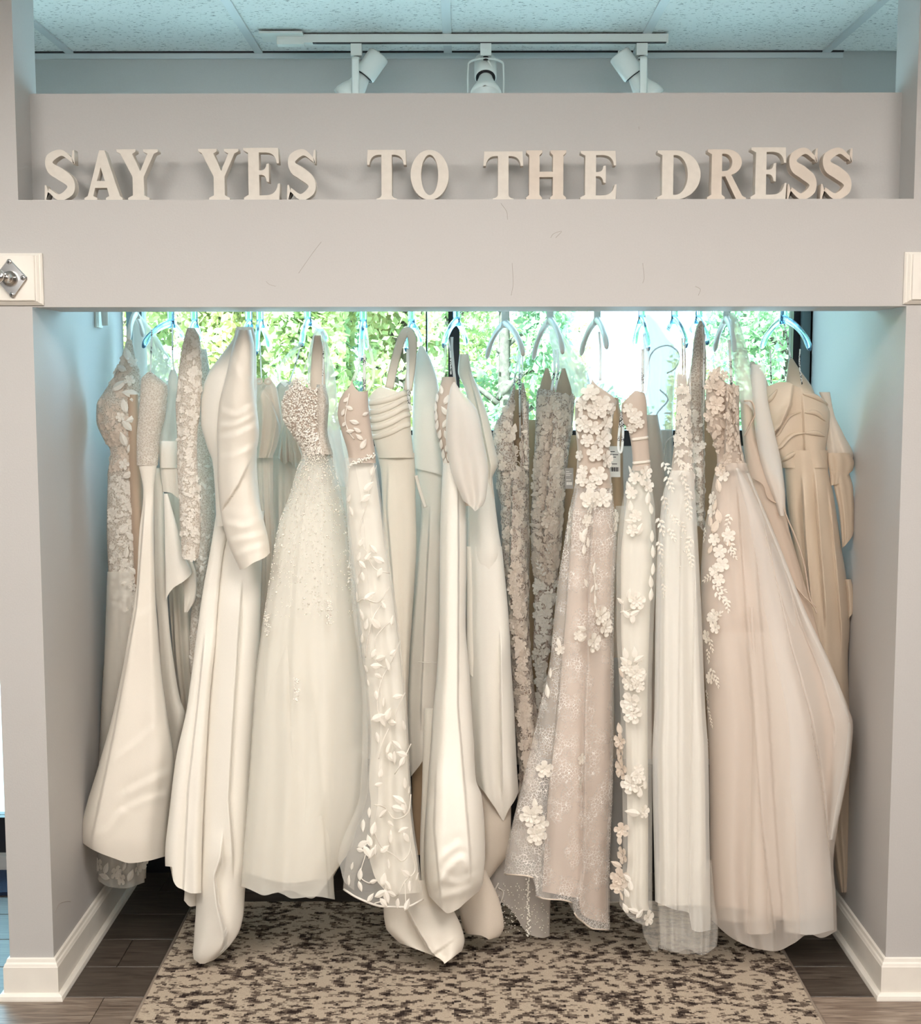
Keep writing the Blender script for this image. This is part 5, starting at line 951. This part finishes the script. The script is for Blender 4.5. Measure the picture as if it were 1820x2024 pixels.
# 22 --- champagne satin
Y22 = .402
g = gown(1610, 1760, Y22, 'champagne satin gown with draped folded bodice, at the right alcove wall')
d22 = drape(g, 'bodice', 'champagne', R((752, 1500, 1600), (764, 1492, 1610), (795, 1491, 1630), (817, 1492, 1640), (843, 1497, 1638), (870, 1512, 1634), (893, 1530, 1632), (925, 1546, 1637)), Y22+.0, top=[(-1, 768), (-.6, 764), (-.15, 755), (.15, 756), (.4, 764), (.75, 772), (1, 800)], folds=[(2.2, .012, 9)], nv=80, nu=90, th=.045,
    steps=[([(1568, 758), (1562, 800), (1545, 840), (1524, 862)], -1, .03, 18), ([(1584, 762), (1588, 830), (1592, 925)], 1, .008, 20)])
for pts_ in ([(1494, 802), (1520, 790), (1536, 770)], [(1516, 862), (1535, 860), (1550, 836), (1562, 822), (1582, 814)], [(1524, 876), (1540, 884), (1555, 868), (1570, 858), (1592, 856)], [(1590, 815), (1612, 816), (1632, 832)], [(1592, 856), (1612, 856), (1630, 862)], [(1586, 778), (1610, 784), (1636, 800)], [(1544, 912), (1560, 902), (1576, 892)]):
    q = smooth_path([(a, b, 0) for a, b in pts_], 20); q3 = d22.at(q[:, 0], q[:, 1], .002); V, F_ = tube_geo(q3, .0075*np.sin(np.linspace(.25, math.pi-.25, 20)), 10, True, .7, (0, 1, 0)); mesh_obj('fold', V, F_, M['champagne'], g)
drape(g, 'skirt', 'champagne', R((890, 1552, 1636), (925, 1551, 1637), (976, 1554, 1647), (1077, 1568, 1662), (1153, 1580, 1674), (1229, 1590, 1680), (1304, 1600, 1676), (1400, 1610, 1680), (1492, 1622, 1689), (1708, 1650, 1688), (1733, 1654, 1686), (1764, 1660, 1678)), Y22+.0, th=.045, folds=[(4, .012, 12)], steps=[([(1585, 940), (1590, 1050), (1602, 1200), (1608, 1400)], 1, .025, 18), ([(1608, 920), (1618, 1050), (1630, 1200)], 1, .018, 18), ([(1636, 950), (1650, 1100), (1662, 1250)], 1, .014, 14)])
drape(g, 'inner_hem', 'satin_warm', R((1560, 1650, 1678), (1640, 1646, 1680), (1686, 1641, 1680)), Y22-.005, hem=[(-1, 1686), (.1, 1686), (.15, 1678), (1, 1677)], folds=[(3, .008, 2)], nv=30)
drape(g, 'bias_tail', 'champagne', R((1680, 1652, 1668), (1730, 1655, 1666), (1738, 1656, 1665)), Y22-.0, nv=20, th=.02)
drape(g, 'shoulder_point', 'champagne', R((708, 1560, 1566), (730, 1556, 1580), (768, 1552, 1606), (790, 1556, 1614)), Y22+.04, nv=30)
drape(g, 'back_yoke', 'chiffon', R((715, 1482, 1490), (740, 1482, 1510), (768, 1486, 1522), (790, 1488, 1540)), Y22+.05, nv=30)
drape(g, 'side_sleeve', 'chiffon', R((775, 1618, 1640), (817, 1634, 1648), (860, 1632, 1668), (903, 1632, 1687), (925, 1634, 1680)), Y22+.012, hem=[(-1, 908), (0, 914), (.5, 916), (1, 904)], folds=[(3, .01, 2)], nv=40)
for rows_, hm in ((R((895, 1634, 1680), (915, 1636, 1688), (945, 1640, 1679), (975, 1642, 1660)), [(-1, 960), (0, 956), (1, 930)]), (R((930, 1640, 1676), (965, 1648, 1686), (1014, 1658, 1688), (1057, 1662, 1688), (1082, 1664, 1674)), [(-1, 1084), (.2, 1076), (1, 1048)]), (R((1145, 1668, 1682), (1170, 1672, 1688), (1200, 1674, 1689), (1225, 1675, 1683)), [(-1, 1226), (1, 1212)])):
    drape(g, 'side_ruffle', 'champagne', rows_, Y22-.005, th=.02, tb=.01, hem=hm, folds=[(4, .012, 7)], nv=40)
for p_ in ([(1522, 690), (1523, 720), (1524, 758)], [(1550, 640), (1557, 680), (1563, 710)], [(1581, 690), (1580, 720), (1585, 760)]): strap(g, 'hanging_loop', 'ribbon', p_, Y22-.05, 3)

# ------------------------------------------------------------------ letters on the ledge
def Q(a, c, b, n=7): return [((1-t)**2*a[0]+2*t*(1-t)*c[0]+t*t*b[0], (1-t)**2*a[1]+2*t*(1-t)*c[1]+t*t*b[1]) for t in np.linspace(0, 1, n)]
def arc(cx, cy, rx, ry, a0, a1, n=22): return [(cx+rx*math.cos(t), cy+ry*math.sin(t)) for t in np.linspace(a0, a1, n)]
PI = math.pi
GL = {
 'T': [[(.02, 1), (.98, 1), (1, .70), (.93, .70)]+Q((.93, .72), (.90, .89), (.70, .90))+[(.635, .90), (.635, .10)]+Q((.635, .10), (.65, .04), (.76, .03), 4)+[(.76, 0), (.24, 0), (.24, .03)]+Q((.24, .03), (.35, .04), (.365, .10), 4)+[(.365, .90)]+Q((.30, .90), (.10, .89), (.07, .72))+[(.07, .70), (0, .70)]],
 'H': [[(0, 1), (.40, 1), (.40, .95), (.335, .90), (.335, .57), (.665, .57), (.665, .90), (.60, .95), (.60, 1), (1, 1), (1, .95), (.93, .90), (.93, .10), (1, .05), (1, 0), (.60, 0), (.60, .05), (.665, .10), (.665, .46), (.335, .46), (.335, .10), (.40, .05), (.40, 0), (0, 0), (0, .05), (.07, .10), (.07, .90), (0, .95)]],
 'E': [[(0, 1), (.96, 1), (.98, .70), (.91, .70)]+Q((.91, .72), (.88, .90), (.62, .91))+[(.43, .91), (.43, .57)]+Q((.50, .57), (.62, .58), (.63, .69), 5)+[(.70, .70), (.70, .34)]+Q((.63, .35), (.62, .47), (.50, .48), 5)+[(.43, .48), (.43, .09)]+Q((.62, .09), (.90, .10), (.94, .31))+[(1, .32), (.98, 0), (0, 0), (0, .05), (.13, .10), (.13, .90), (0, .95)]],
 'Y': [[(0, 1), (.46, 1), (.46, .95), (.38, .91), (.56, .57), (.74, .91), (.64, .95), (.64, 1), (1, 1), (1, .95), (.90, .91), (.645, .46), (.645, .10), (.77, .05), (.77, 0), (.25, 0), (.25, .05), (.37, .10), (.37, .46), (.09, .91), (0, .95)]],
 'A': [[(.42, 1), (.56, 1), (.93, .09), (1, .05), (1, 0), (.56, 0), (.56, .05), (.65, .09), (.595, .25), (.29, .25), (.235, .09), (.34, .05), (.34, 0), (0, 0), (0, .05), (.09, .09)], [(.445, .66), (.545, .39), (.34, .39)]],
 'O': [arc(.5, .5, .5, .5, 0, 2*PI, 44)[:-1], arc(.5, .5, .22, .40, 2*PI, 0, 36)[:-1]],
 'D': [[(0, 1), (.42, 1)]+arc(.42, .5, .58, .5, PI/2, -PI/2)+[(0, 0), (0, .05), (.11, .10), (.11, .90), (0, .95)], [(.37, .10)]+arc(.42, .5, .28, .40, -PI/2, PI/2)+[(.37, .90)]],
 'R': [[(0, 1), (.52, 1)]+arc(.52, .74, .40, .26, PI/2, -PI*.40, 16)+[(.94, .08), (1.04, .04), (1.04, 0), (.78, 0), (.48, .46), (.39, .46), (.39, .10), (.48, .05), (.48, 0), (0, 0), (0, .05), (.11, .10), (.11, .90), (0, .95)], [(.39, .57)]+arc(.46, .74, .20, .17, -PI/2, PI/2, 14)+[(.39, .91)]],
}
def s_poly():
    c = smooth_path([(.86, .80, 0), (.55, .94, 0), (.20, .82, 0), (.22, .64, 0), (.50, .52, 0), (.79, .37, 0), (.79, .19, 0), (.46, .06, 0), (.14, .20, 0)], 56)[:, :2]
    T = np.gradient(c, axis=0); T /= np.linalg.norm(T, axis=1)[:, None]; N = np.stack([-T[:, 1], T[:, 0]], 1)
    t = np.linspace(0, 1, 56); wv = np.interp(t, [0, .12, .26, .38, .5, .62, .74, .88, 1], [.03, .05, .10, .11, .12, .11, .10, .05, .03])[:, None]
    l = (c-N*wv).tolist(); r = (c+N*wv).tolist()
    return l+[[.06, 0], [.0, 0], [.02, .30], [.07, .30]]+r[::-1]+[[.89, .98], [.95, 1.0], [.95, .72], [.89, .72]]
GL['S'] = [s_poly()]
def letter(ch, x0, x1, ytop, m, label, yfront=.012, thick=.034, lean=0.0):
    zb = ZL+.0004; zt = float(P((x0+x1)/2, ytop, yfront)[2]); a, b = float(P(x0, 340, yfront)[0]), float(P(x1, 340, yfront)[0])
    wd, h = b-a, zt-zb
    cu = bpy.data.curves.new('letter_outline', 'CURVE'); cu.dimensions = '2D'; cu.fill_mode = 'BOTH'; cu.extrude = thick/2-.001; cu.bevel_depth = .001; cu.offset = -.001
    for poly in GL[ch]:
        sp = cu.splines.new('POLY'); sp.points.add(len(poly)-1); sp.use_cyclic_u = True
        for p, (x, y) in zip(sp.points, poly): p.co = (x*wd, y*h, 0, 1)
    tmp = bpy.data.objects.new('tmp', cu); me = bpy.data.meshes.new_from_object(tmp); bpy.data.objects.remove(tmp); bpy.data.curves.remove(cu)
    me.transform(Matrix(((1, 0, 0, 0), (0, 0, -1, 0), (0, 1, 0, 0), (0, 0, 0, 1)))); me.materials.clear(); me.materials.append(M[m])
    zmin = min(v.co.z for v in me.vertices)
    o = bpy.data.objects.new('letter_'+ch.lower(), me); link(o); o.location = (a, yfront+thick/2, zb-zmin); o.rotation_euler = (0, 0, lean)
    tag(o, label, 'letter', 'letters on the ledge above the gowns'); return o
LT = [('S', 86, 151, 296, 'first letter S, opening the word SAY'), ('A', 165, 241, 297, 'only letter A, white wood, second in the word SAY'), ('Y', 231, 313, 295, 'letter Y closing the word SAY'),
      ('Y', 392, 472, 294, 'letter Y opening the word YES'), ('E', 481, 553, 292, 'middle letter E of the word YES'), ('S', 566, 627, 295, 'last letter S of the word YES'),
      ('T', 725, 803, 296, 'letter T of the word TO, standing apart'), ('O', 811, 887, 296, 'round letter O, the only one on the ledge'),
      ('T', 955, 1034, 299, 'letter T opening the word THE'), ('H', 1040, 1119, 297, 'only letter H, pale bare wood, in the word THE'), ('E', 1147, 1219, 298, 'letter E closing the word THE'),
      ('D', 1299, 1385, 297, 'only letter D, opening the word DRESS'), ('R', 1398, 1472, 295, 'only letter R, pale wood grain, in the word DRESS'), ('E', 1484, 1555, 291, 'letter E in the word DRESS, standing forward'), ('S', 1556, 1618, 292, 'first letter S in DRESS, next to last on the ledge'), ('S', 1622, 1687, 292, 'last letter S at the right end of the ledge')]
for i, (ch, a, b, yt, lb) in enumerate(LT):
    o = letter(ch, a, b, yt, 'letter_wood' if i in (9, 12, 14, 15) else 'letter_white', lb, .008 if i in (4, 13) else .014, lean=(0, .03, 0, .05, 0, 0, 0, -.12, .05, 0, 0, 0, 0, -.02, 0, 0)[i]*0)

# ------------------------------------------------------------------ track light
def lathe(c, ax, prof, n=20):
    """prof: (distance along axis, radius)"""
    ax = np.array(ax, float); ax /= np.linalg.norm(ax); return tube_geo([np.array(c)+ax*d for d, r in prof], [max(r, 1e-4) for d, r in prof], n)
zr = ZC-.012
rA, rB = PZ(600, 80, zr), PZ(1319, 74, zr); ry = (rA[1]+rB[1])/2
trk = thing('track_rail', ((rA[0]+rB[0])/2, ry, ZC-.002), 'long white ceiling track rail carrying three spotlights above the grey panel', 'track rail')
MB().box((rA[0], ry-.018, ZC-.026), (rB[0], ry+.018, ZC-.002)).build('rail_body', M['white_enamel'], trk)
MB().box((rA[0]+.03, ry-.0195, ZC-.0275), (rB[0]-.004, ry-.004, ZC-.0255)).build('slot', M['dark'], trk)
MB().box((rB[0]-.003, ry-.02, ZC-.029), (rB[0]+.002, ry+.02, ZC-.002)).build('end_cap', M['white_enamel'], trk)
fx = PZ(517, 76, ZC-.01)[0]
MB().box((rA[0]-.075, ry-.017, ZC-.03), (rA[0]+.004, ry+.017, ZC-.004)).build('feed_connector', M['white_enamel'], trk)
MB().box((fx, ry-.055, ZC-.008), (rA[0]+.004, ry+.05, ZC-.002)).build('canopy_plate', M['white_enamel'], trk)
M['lamp_lens'] = plain('lamp_lens', srgb(205, 225, 232), .15, spec=.8)
def spot(px, ax, label, yoke):
    x = float(PZ(px, 95, ZC-.04)[0]); e = thing('track_spotlight', (x, ry, ZC-.028), label, 'spotlight', 'spotlights on the ceiling track')
    MB().box((x-.016, ry-.017, ZC-.062), (x+.016, ry+.017, ZC-.028)).build('adapter', M['white_enamel'], e)
    MB().tube([(x, ry, ZC-.062), (x, ry, ZC-.072)], .008, 10).build('swivel', M['dark'], e, True)
    ax = np.array(ax, float); ax /= np.linalg.norm(ax); piv = np.array((x, ry, ZC-.146))
    off = np.array((.0, 0, 0))
    s0 = piv+off
    V, F_ = lathe(s0, ax, [(.035, .020), (.036, .030), (.040, .033), (.108, .033), (.112, .030), (.1125, .0)]); mesh_obj('socket', V, F_, M['white_enamel'], e)
    V, F_ = lathe(s0, ax, [(.045, .019), (.03, .021), (.0, .030), (-.02, .040), (-.035, .046), (-.05, .047), (-.052, .044), (-.046, .041)], 24); mesh_obj('lamp', V, F_, M['white_enamel'], e)
    V, F_ = lathe(s0, ax, [(-.040, .0), (-.0402, .041), (-.046, .040), (-.047, .030), (-.0475, .0)], 24); mesh_obj('lens', V, F_, M['lamp_lens'], e)
    V, F_ = lathe(s0, ax, [(.0345, .024), (.0335, .029), (.0365, .029)], 24); mesh_obj('socket_gap', V, F_, M['dark'], e)
    if yoke == 'side':
        q = smooth_path([(x, ry-.0, ZC-.068), (x, ry-.046, ZC-.075), (x, ry-.052, ZC-.10), (x, ry-.052, ZC-.19)], 16)
        q2 = q.copy(); q2[:, 1] = 2*ry-q2[:, 1]
        for qq in (q, q2): V, F_ = tube_geo(qq, .011, 8, True, .22, (0, 1, 0)); mesh_obj('yoke', V, F_, M['white_enamel'], e)
    else:
        q = smooth_path([(x-.052, ry, ZC-.20), (x-.052, ry, ZC-.10), (x-.044, ry, ZC-.076), (x, ry, ZC-.068), (x+.044, ry, ZC-.076), (x+.052, ry, ZC-.10), (x+.052, ry, ZC-.20)], 36)
        V, F_ = tube_geo(q, .010, 8, True, .25, (1, 0, 0)); mesh_obj('yoke', V, F_, M['white_enamel'], e)
    q = smooth_path([(x+.004, ry+.01, ZC-.066), (x+.02*np.sign(ax[0]+.3), ry+.02, ZC-.09), s0+ax*.10+np.array((0, .02, .02)), s0+ax*.112], 16)
    V, F_ = tube_geo(q, .0035, 6); mesh_obj('lead', V, F_, M['white_enamel'], e)
spot(704, (.62, .05, .85), 'left white spotlight, its lamp tilted down to the left', 'side')
spot(960, (.0, .62, .80), 'middle white spotlight with its lens facing the viewer', 'front')
spot(1268, (-.62, -.0, .85), 'right white spotlight, its lamp tilted down to the right', 'side')

# ------------------------------------------------------------------ coat hook boards
def hook_board(xa, xb, label, hx):
    zt_, zb_ = float(P(40, 500, -.01)[2]), float(P(40, 603, -.01)[2])
    e = thing('hook_board', ((xa+xb)/2, 0, (zt_+zb_)/2), label, 'hook board')
    def bev(a, b, z0, z1, y0, y1, c): # board with chamfered rim
        v = [(a, y0, z0), (b, y0, z0), (b, y0, z1), (a, y0, z1), (a, y1+c, z0), (b, y1+c, z0), (b, y1+c, z1), (a, y1+c, z1), (a+c, y1, z0+c), (b-c, y1, z0+c), (b-c, y1, z1-c), (a+c, y1, z1-c)]
        return v, [(0, 1, 2, 3), (0, 4, 5, 1), (1, 5, 6, 2), (2, 6, 7, 3), (3, 7, 4, 0), (4, 8, 9, 5), (5, 9, 10, 6), (6, 10, 11, 7), (7, 11, 8, 4), (8, 11, 10, 9)]
    mb = MB(); mb.add(*bev(xa, xb, zb_, zt_, -.0002, -.010, .004)); mb.build('base_moulding', M['trim'], e)
    mb = MB(); mb.add(*bev(xa+.007, xb-.007, zb_+.004, zt_-.003, -.010, -.016, .005)); mb.build('middle_moulding', M['trim'], e)
    mb = MB(); mb.add(*bev(xa+.016, xb-.016, zb_+.010, zt_-.006, -.016, -.021, .0015)); mb.build('board', M['trim'], e)
    h = thing('coat_hook', (hx, -.021, (zt_+zb_)/2), '', ''); del h['label'], h['category']
    h.name = 'coat_hook'; zc = (zt_+zb_)/2+.002; L = lambda y, k: [(hx+x*k, y, zc+z*k) for x, z in ((-.040, 0), (-.036, -.006), (.003, -.050), (.008, -.050), (.042, -.004), (.042, .002), (.001, .046), (-.004, .046), (-.038, .004))]
    v = L(-.0211, 1)+L(-.024, 1)+L(-.0265, .93); n = 9
    f = [(i, (i+1) % n, n+(i+1) % n, n+i) for i in range(n)]+[(n+i, n+(i+1) % n, 2*n+(i+1) % n, 2*n+i) for i in range(n)]+[tuple(range(2*n, 3*n)), tuple(range(n-1, -1, -1))]
    ORG[h.name] = (hx, -.021, (zt_+zb_)/2)
    bpy.data.objects.remove(h)
    pl = mesh_obj('hook_plate', v, f, M['chrome'], e, False)
    for sx, sz in ((0, .039), (.033, 0), (.004, -.041), (-.031, 0)):
        V, F_ = lathe((hx+sx, -.026, zc+sz), (0, -1, 0), [(0, .0068), (.0022, .0062), (.0036, .003), (.0037, 0)], 14); mesh_obj('screw', V, F_, M['steel'], e)
        mb = MB(); c_ = (hx+sx, -.0299, zc+sz); mb.box((c_[0]-.0032, c_[1]-.0003, c_[2]-.0008), (c_[0]+.0032, c_[1], c_[2]+.0008)).box((c_[0]-.0008, c_[1]-.0003, c_[2]-.0032), (c_[0]+.0008, c_[1], c_[2]+.0032)).build('screw_slot', M['dark'], e)
    V, F_ = lathe((hx-.004, -.025, zc-.001), (-.18, -1, .03), [(0, .020), (.006, .012), (.02, .009), (.045, .008), (.048, .017), (.056, .019), (.060, .016), (.061, 0)], 20); mesh_obj('knob', V, F_, M['chrome'], e)
    return e
xa = float(P(86, 550, 0)[0]); hook_board(xa-.21, xa, 'moulded white board with chrome diamond hook plate, at the left edge', float(P(21, 552, -.02)[0]))
xb = float(P(1785, 550, 0)[0]); hook_board(xb, xb+.21, 'moulded white board at the right edge, its hook almost out of view', float(P(1856, 552, -.02)[0]))

# scuff marks on the header paint
for pts_ in ([(1088, 470), (1094, 462), (1110, 457), (1098, 470)], [(635, 478), (618, 500), (590, 540)], [(545, 566), (532, 562), (526, 556)], [(990, 402), (1001, 418), (1003, 434)], [(1374, 566), (1384, 572), (1380, 584)], [(1012, 520), (1014, 560), (1010, 584)], [(1270, 520), (1273, 548), (1270, 560)], [(1262, 250), (1263, 256)]):
    q = smooth_path([P(a, b, -.0002) for a, b in pts_], 14); V, F_ = tube_geo(q, .00045, 5, True, .5, (0, 1, 0)); mesh_obj('scuff_mark', V, F_, M['scuff'], wf)
q = smooth_path([P(126, 1804, .02), P(150, 1787, .06), P(168, 1782, .12), P(186, 1782, .16)], 14); q[:, 0] = -W+.0002
V, F_ = tube_geo(q, .0006, 5); mesh_obj('scuff_mark', V, F_, M['scuff'], wl)

# ------------------------------------------------------------------ rug and mat on the floor
rx0, rx1, ry0, ry1 = -.853, .893, -1.5, .62
rug = thing('area_rug', ((rx0+rx1)/2, (ry0+ry1)/2, 0), 'distressed beige and brown area rug lying under the row of gowns', 'rug')
mb = MB(); nx, ny = 40, 50
vv = [(rx0+.006+(rx1-rx0-.012)*i/nx, ry0+(ry1-ry0)*j/ny, .009+.0006*math.sin(i*1.9+j*.7)) for j in range(ny+1) for i in range(nx+1)]
ff = [(j*(nx+1)+i, j*(nx+1)+i+1, (j+1)*(nx+1)+i+1, (j+1)*(nx+1)+i) for j in range(ny) for i in range(nx)]
mesh_obj('pile', vv, ff, M['rug'], rug)
MB().box((rx0+.004, ry0, .0005), (rx1-.004, ry1, .0075)).build('backing', M['rug_binding'], rug)
for x in (rx0+.005, rx1-.005): MB().tube([(x, ry0, .005), (x, (ry0+ry1)/2, .005), (x, ry1, .005)], .0055, 8).build('binding', M['rug_binding'], rug, True)
mat_o = MB().box((-2.4, .69, .0005), (-1.385, .88, .012)).build('floor_mat', M['navy']); tag(mat_o, 'navy blue floor mat under the low window at the left edge', 'mat')

# ------------------------------------------------------------------ outside
structure(MB().box((-30, D+.16, -.2), (30, 5.2, -.1)).build('pavement', M['concrete']))
structure(MB().box((-30, 5.2, -.2), (30, 40, -.12)).build('ground', M['parking']))
def tree(px, Y, h, rad, n, m, label, seed, leaf=.07, lim=(-9, 9)):
    r = np.random.default_rng(seed); x = float(P(px, 700, Y)[0]); e = thing('tree', (x, Y, -.12), label, 'tree')
    mb = MB(); base = np.array((x, Y, -.12)); top = base+np.array((r.normal(0, .1), 0, h*.75))
    mb.tube(smooth_path([base, base+np.array((.05, .02, h*.3)), top], 10), np.linspace(.09, .03, 10), 8)
    cl = []
    for i in range(14):
        a = r.uniform(0, 6.28); z0 = r.uniform(.12, .6)*h; ln = rad*r.uniform(.5, .95); s0 = base+np.array((0, 0, z0)); e0 = s0+np.array((math.cos(a)*ln, math.sin(a)*ln*.8, ln*r.uniform(.25, .8)))
        mb.tube(smooth_path([s0, (s0+e0)/2+np.array((0, 0, .06)), e0], 6), np.linspace(.03, .008, 6), 5); cl.append(e0)
    mb.v = [(min(max(vx, lim[0]), lim[1]), vy, vz) for vx, vy, vz in mb.v]
    mb.build('trunk', M['bark'], e, True)
    for i in range(34):
        u = r.normal(size=3); u /= np.linalg.norm(u); k = r.uniform(.35, 1)**.5; cl.append(base+np.array((u[0]*rad*k, u[1]*rad*.8*k, h*.52+u[2]*h*.46*k)))
    cl = np.array(cl); ci = r.integers(len(cl), size=n); c = cl[ci]+r.normal(0, rad*.15, (n, 3)); ex = (c[:, :2]-base[:2]); ln = np.linalg.norm(ex, axis=1)[:, None]; c[:, :2] = base[:2]+ex*np.minimum(1, rad*1.12/np.maximum(ln, 1e-6))
    c[:, 2] = np.maximum(c[:, 2], .1); out = (c[:, 0] < lim[0]+leaf*.8) | (c[:, 0] > lim[1]-leaf*.8); c[out, 0] = r.uniform(max(x-rad, lim[0]+leaf*.8), min(x+rad, lim[1]-leaf*.8), out.sum())
    d1 = r.normal(size=(n, 3)); d1 /= np.linalg.norm(d1, axis=1)[:, None]; d2 = np.cross(d1, r.normal(size=(n, 3))); d2 /= np.linalg.norm(d2, axis=1)[:, None]
    sz = leaf*r.uniform(.6, 1.3, (n, 1)); V = np.stack([c-d1*sz*.6, c+d2*sz*.32, c+d1*sz*.6, c-d2*sz*.32], 1).reshape(-1, 3)-np.array((x, Y, -.12))
    me = bpy.data.meshes.new('foliage'); me.vertices.add(4*n); me.vertices.foreach_set('co', V.ravel()); me.loops.add(4*n); me.loops.foreach_set('vertex_index', np.arange(4*n)); me.polygons.add(n); me.polygons.foreach_set('loop_start', np.arange(0, 4*n, 4)); me.update(calc_edges=True); me.validate()
    me.materials.append(M[m]); o = bpy.data.objects.new('foliage', me); link(o, e); stuff(o)
TR = [(255, 7.0, 4.6, .80, 'leaf_a', 'tree behind the leftmost hangers beyond the window'), (440, 7.4, 4.8, .80, 'leaf_b', 'pale green tree between the lace sleeve and satin sleeve beyond the window'), (625, 7.1, 4.6, .80, 'leaf_a', 'tree beyond the window behind the beaded gown straps'),
      (790, 7.6, 4.8, .72, 'leaf_b', 'pale tree beyond the window at the broad looped strap'), (350, 11.2, 5.6, 1.25, 'leaf_b', 'tall tree behind the front tree row, left part of the window'), (620, 11.6, 5.6, 1.25, 'leaf_c', 'tall blue-green tree behind the front tree row, above the beaded gown'), (880, 11.4, 5.2, 1.2, 'leaf_a', 'tall tree behind the black window mullion'), (985, 7.8, 4.2, .62, 'leaf_c', 'blue-green tree beyond the window just right of the black mullion'), (1095, 11.8, 3.0, .8, 'leaf_b', 'low tree beyond the window behind the white hangers'),
      (1225, 13.0, 1.75, .6, 'leaf_c', 'low bush beyond the window right of the flower gown'), (1385, 12.0, 2.5, .62, 'leaf_b', 'small tree beyond the window at the netted lace strap'), (1555, 8.6, 3.6, .75, 'leaf_c', 'tree beyond the window under the rightmost clear hanger'), (1505, 13.0, 2.8, .7, 'leaf_b', 'pale small tree beyond the window left of the rightmost hanger')]
for i, (px, Y, h, rad, m_, lb) in enumerate(TR):
    xs_ = sorted(float(P(t[0], 700, t[1])[0]) for t in TR if abs(t[1]-Y) < 2.2); x_ = float(P(px, 700, Y)[0]); k_ = min(range(len(xs_)), key=lambda q: abs(xs_[q]-x_))
    tree(px, Y, h, rad, int(3400*rad*h), m_, lb, 100+i, lim=((xs_[k_-1]+x_)/2 if k_ else -30, (xs_[k_+1]+x_)/2 if k_ < len(xs_)-1 else 30))
def van(px0, px1, Y, label):
    a, b = float(P(px0, 700, Y)[0]), float(P(px1, 700, Y)[0]); e = thing('van', ((a+b)/2, Y, -.12), label, 'van'); L_ = b-a
    pr = [(0, .25), (0, 1.0), (.04, 1.75), (.10, 1.92), (.78, 1.92), (.90, 1.25), (.99, 1.05), (1, .25)]
    v = [(a+L_*x, Y-.0, z-.12) for x, z in pr]+[(a+L_*x, Y+1.8, z-.12) for x, z in pr]; n = len(pr)
    mesh_obj('body', v, [(i, (i+1) % n, n+(i+1) % n, n+i) for i in range(n)]+[tuple(range(n-1, -1, -1)), tuple(range(n, 2*n))], M['render_white'], e, False)
    for x0, x1 in ((.08, .40), (.43, .70)): MB().box((a+L_*x0, Y-.01, 1.05), (a+L_*x1, Y+.004, 1.55)).build('side_window', M['car_glass'], e)
    for x in (.18, .82):
        for yy in (Y-.02, Y+1.62): MB().tube([(a+L_*x, yy, .2), (a+L_*x, yy+.2, .2)], .32, 18).build('wheel', M['rubber'], e, True)
van(560, 1075, 18.5, 'white van parked beyond the trees outside the window')
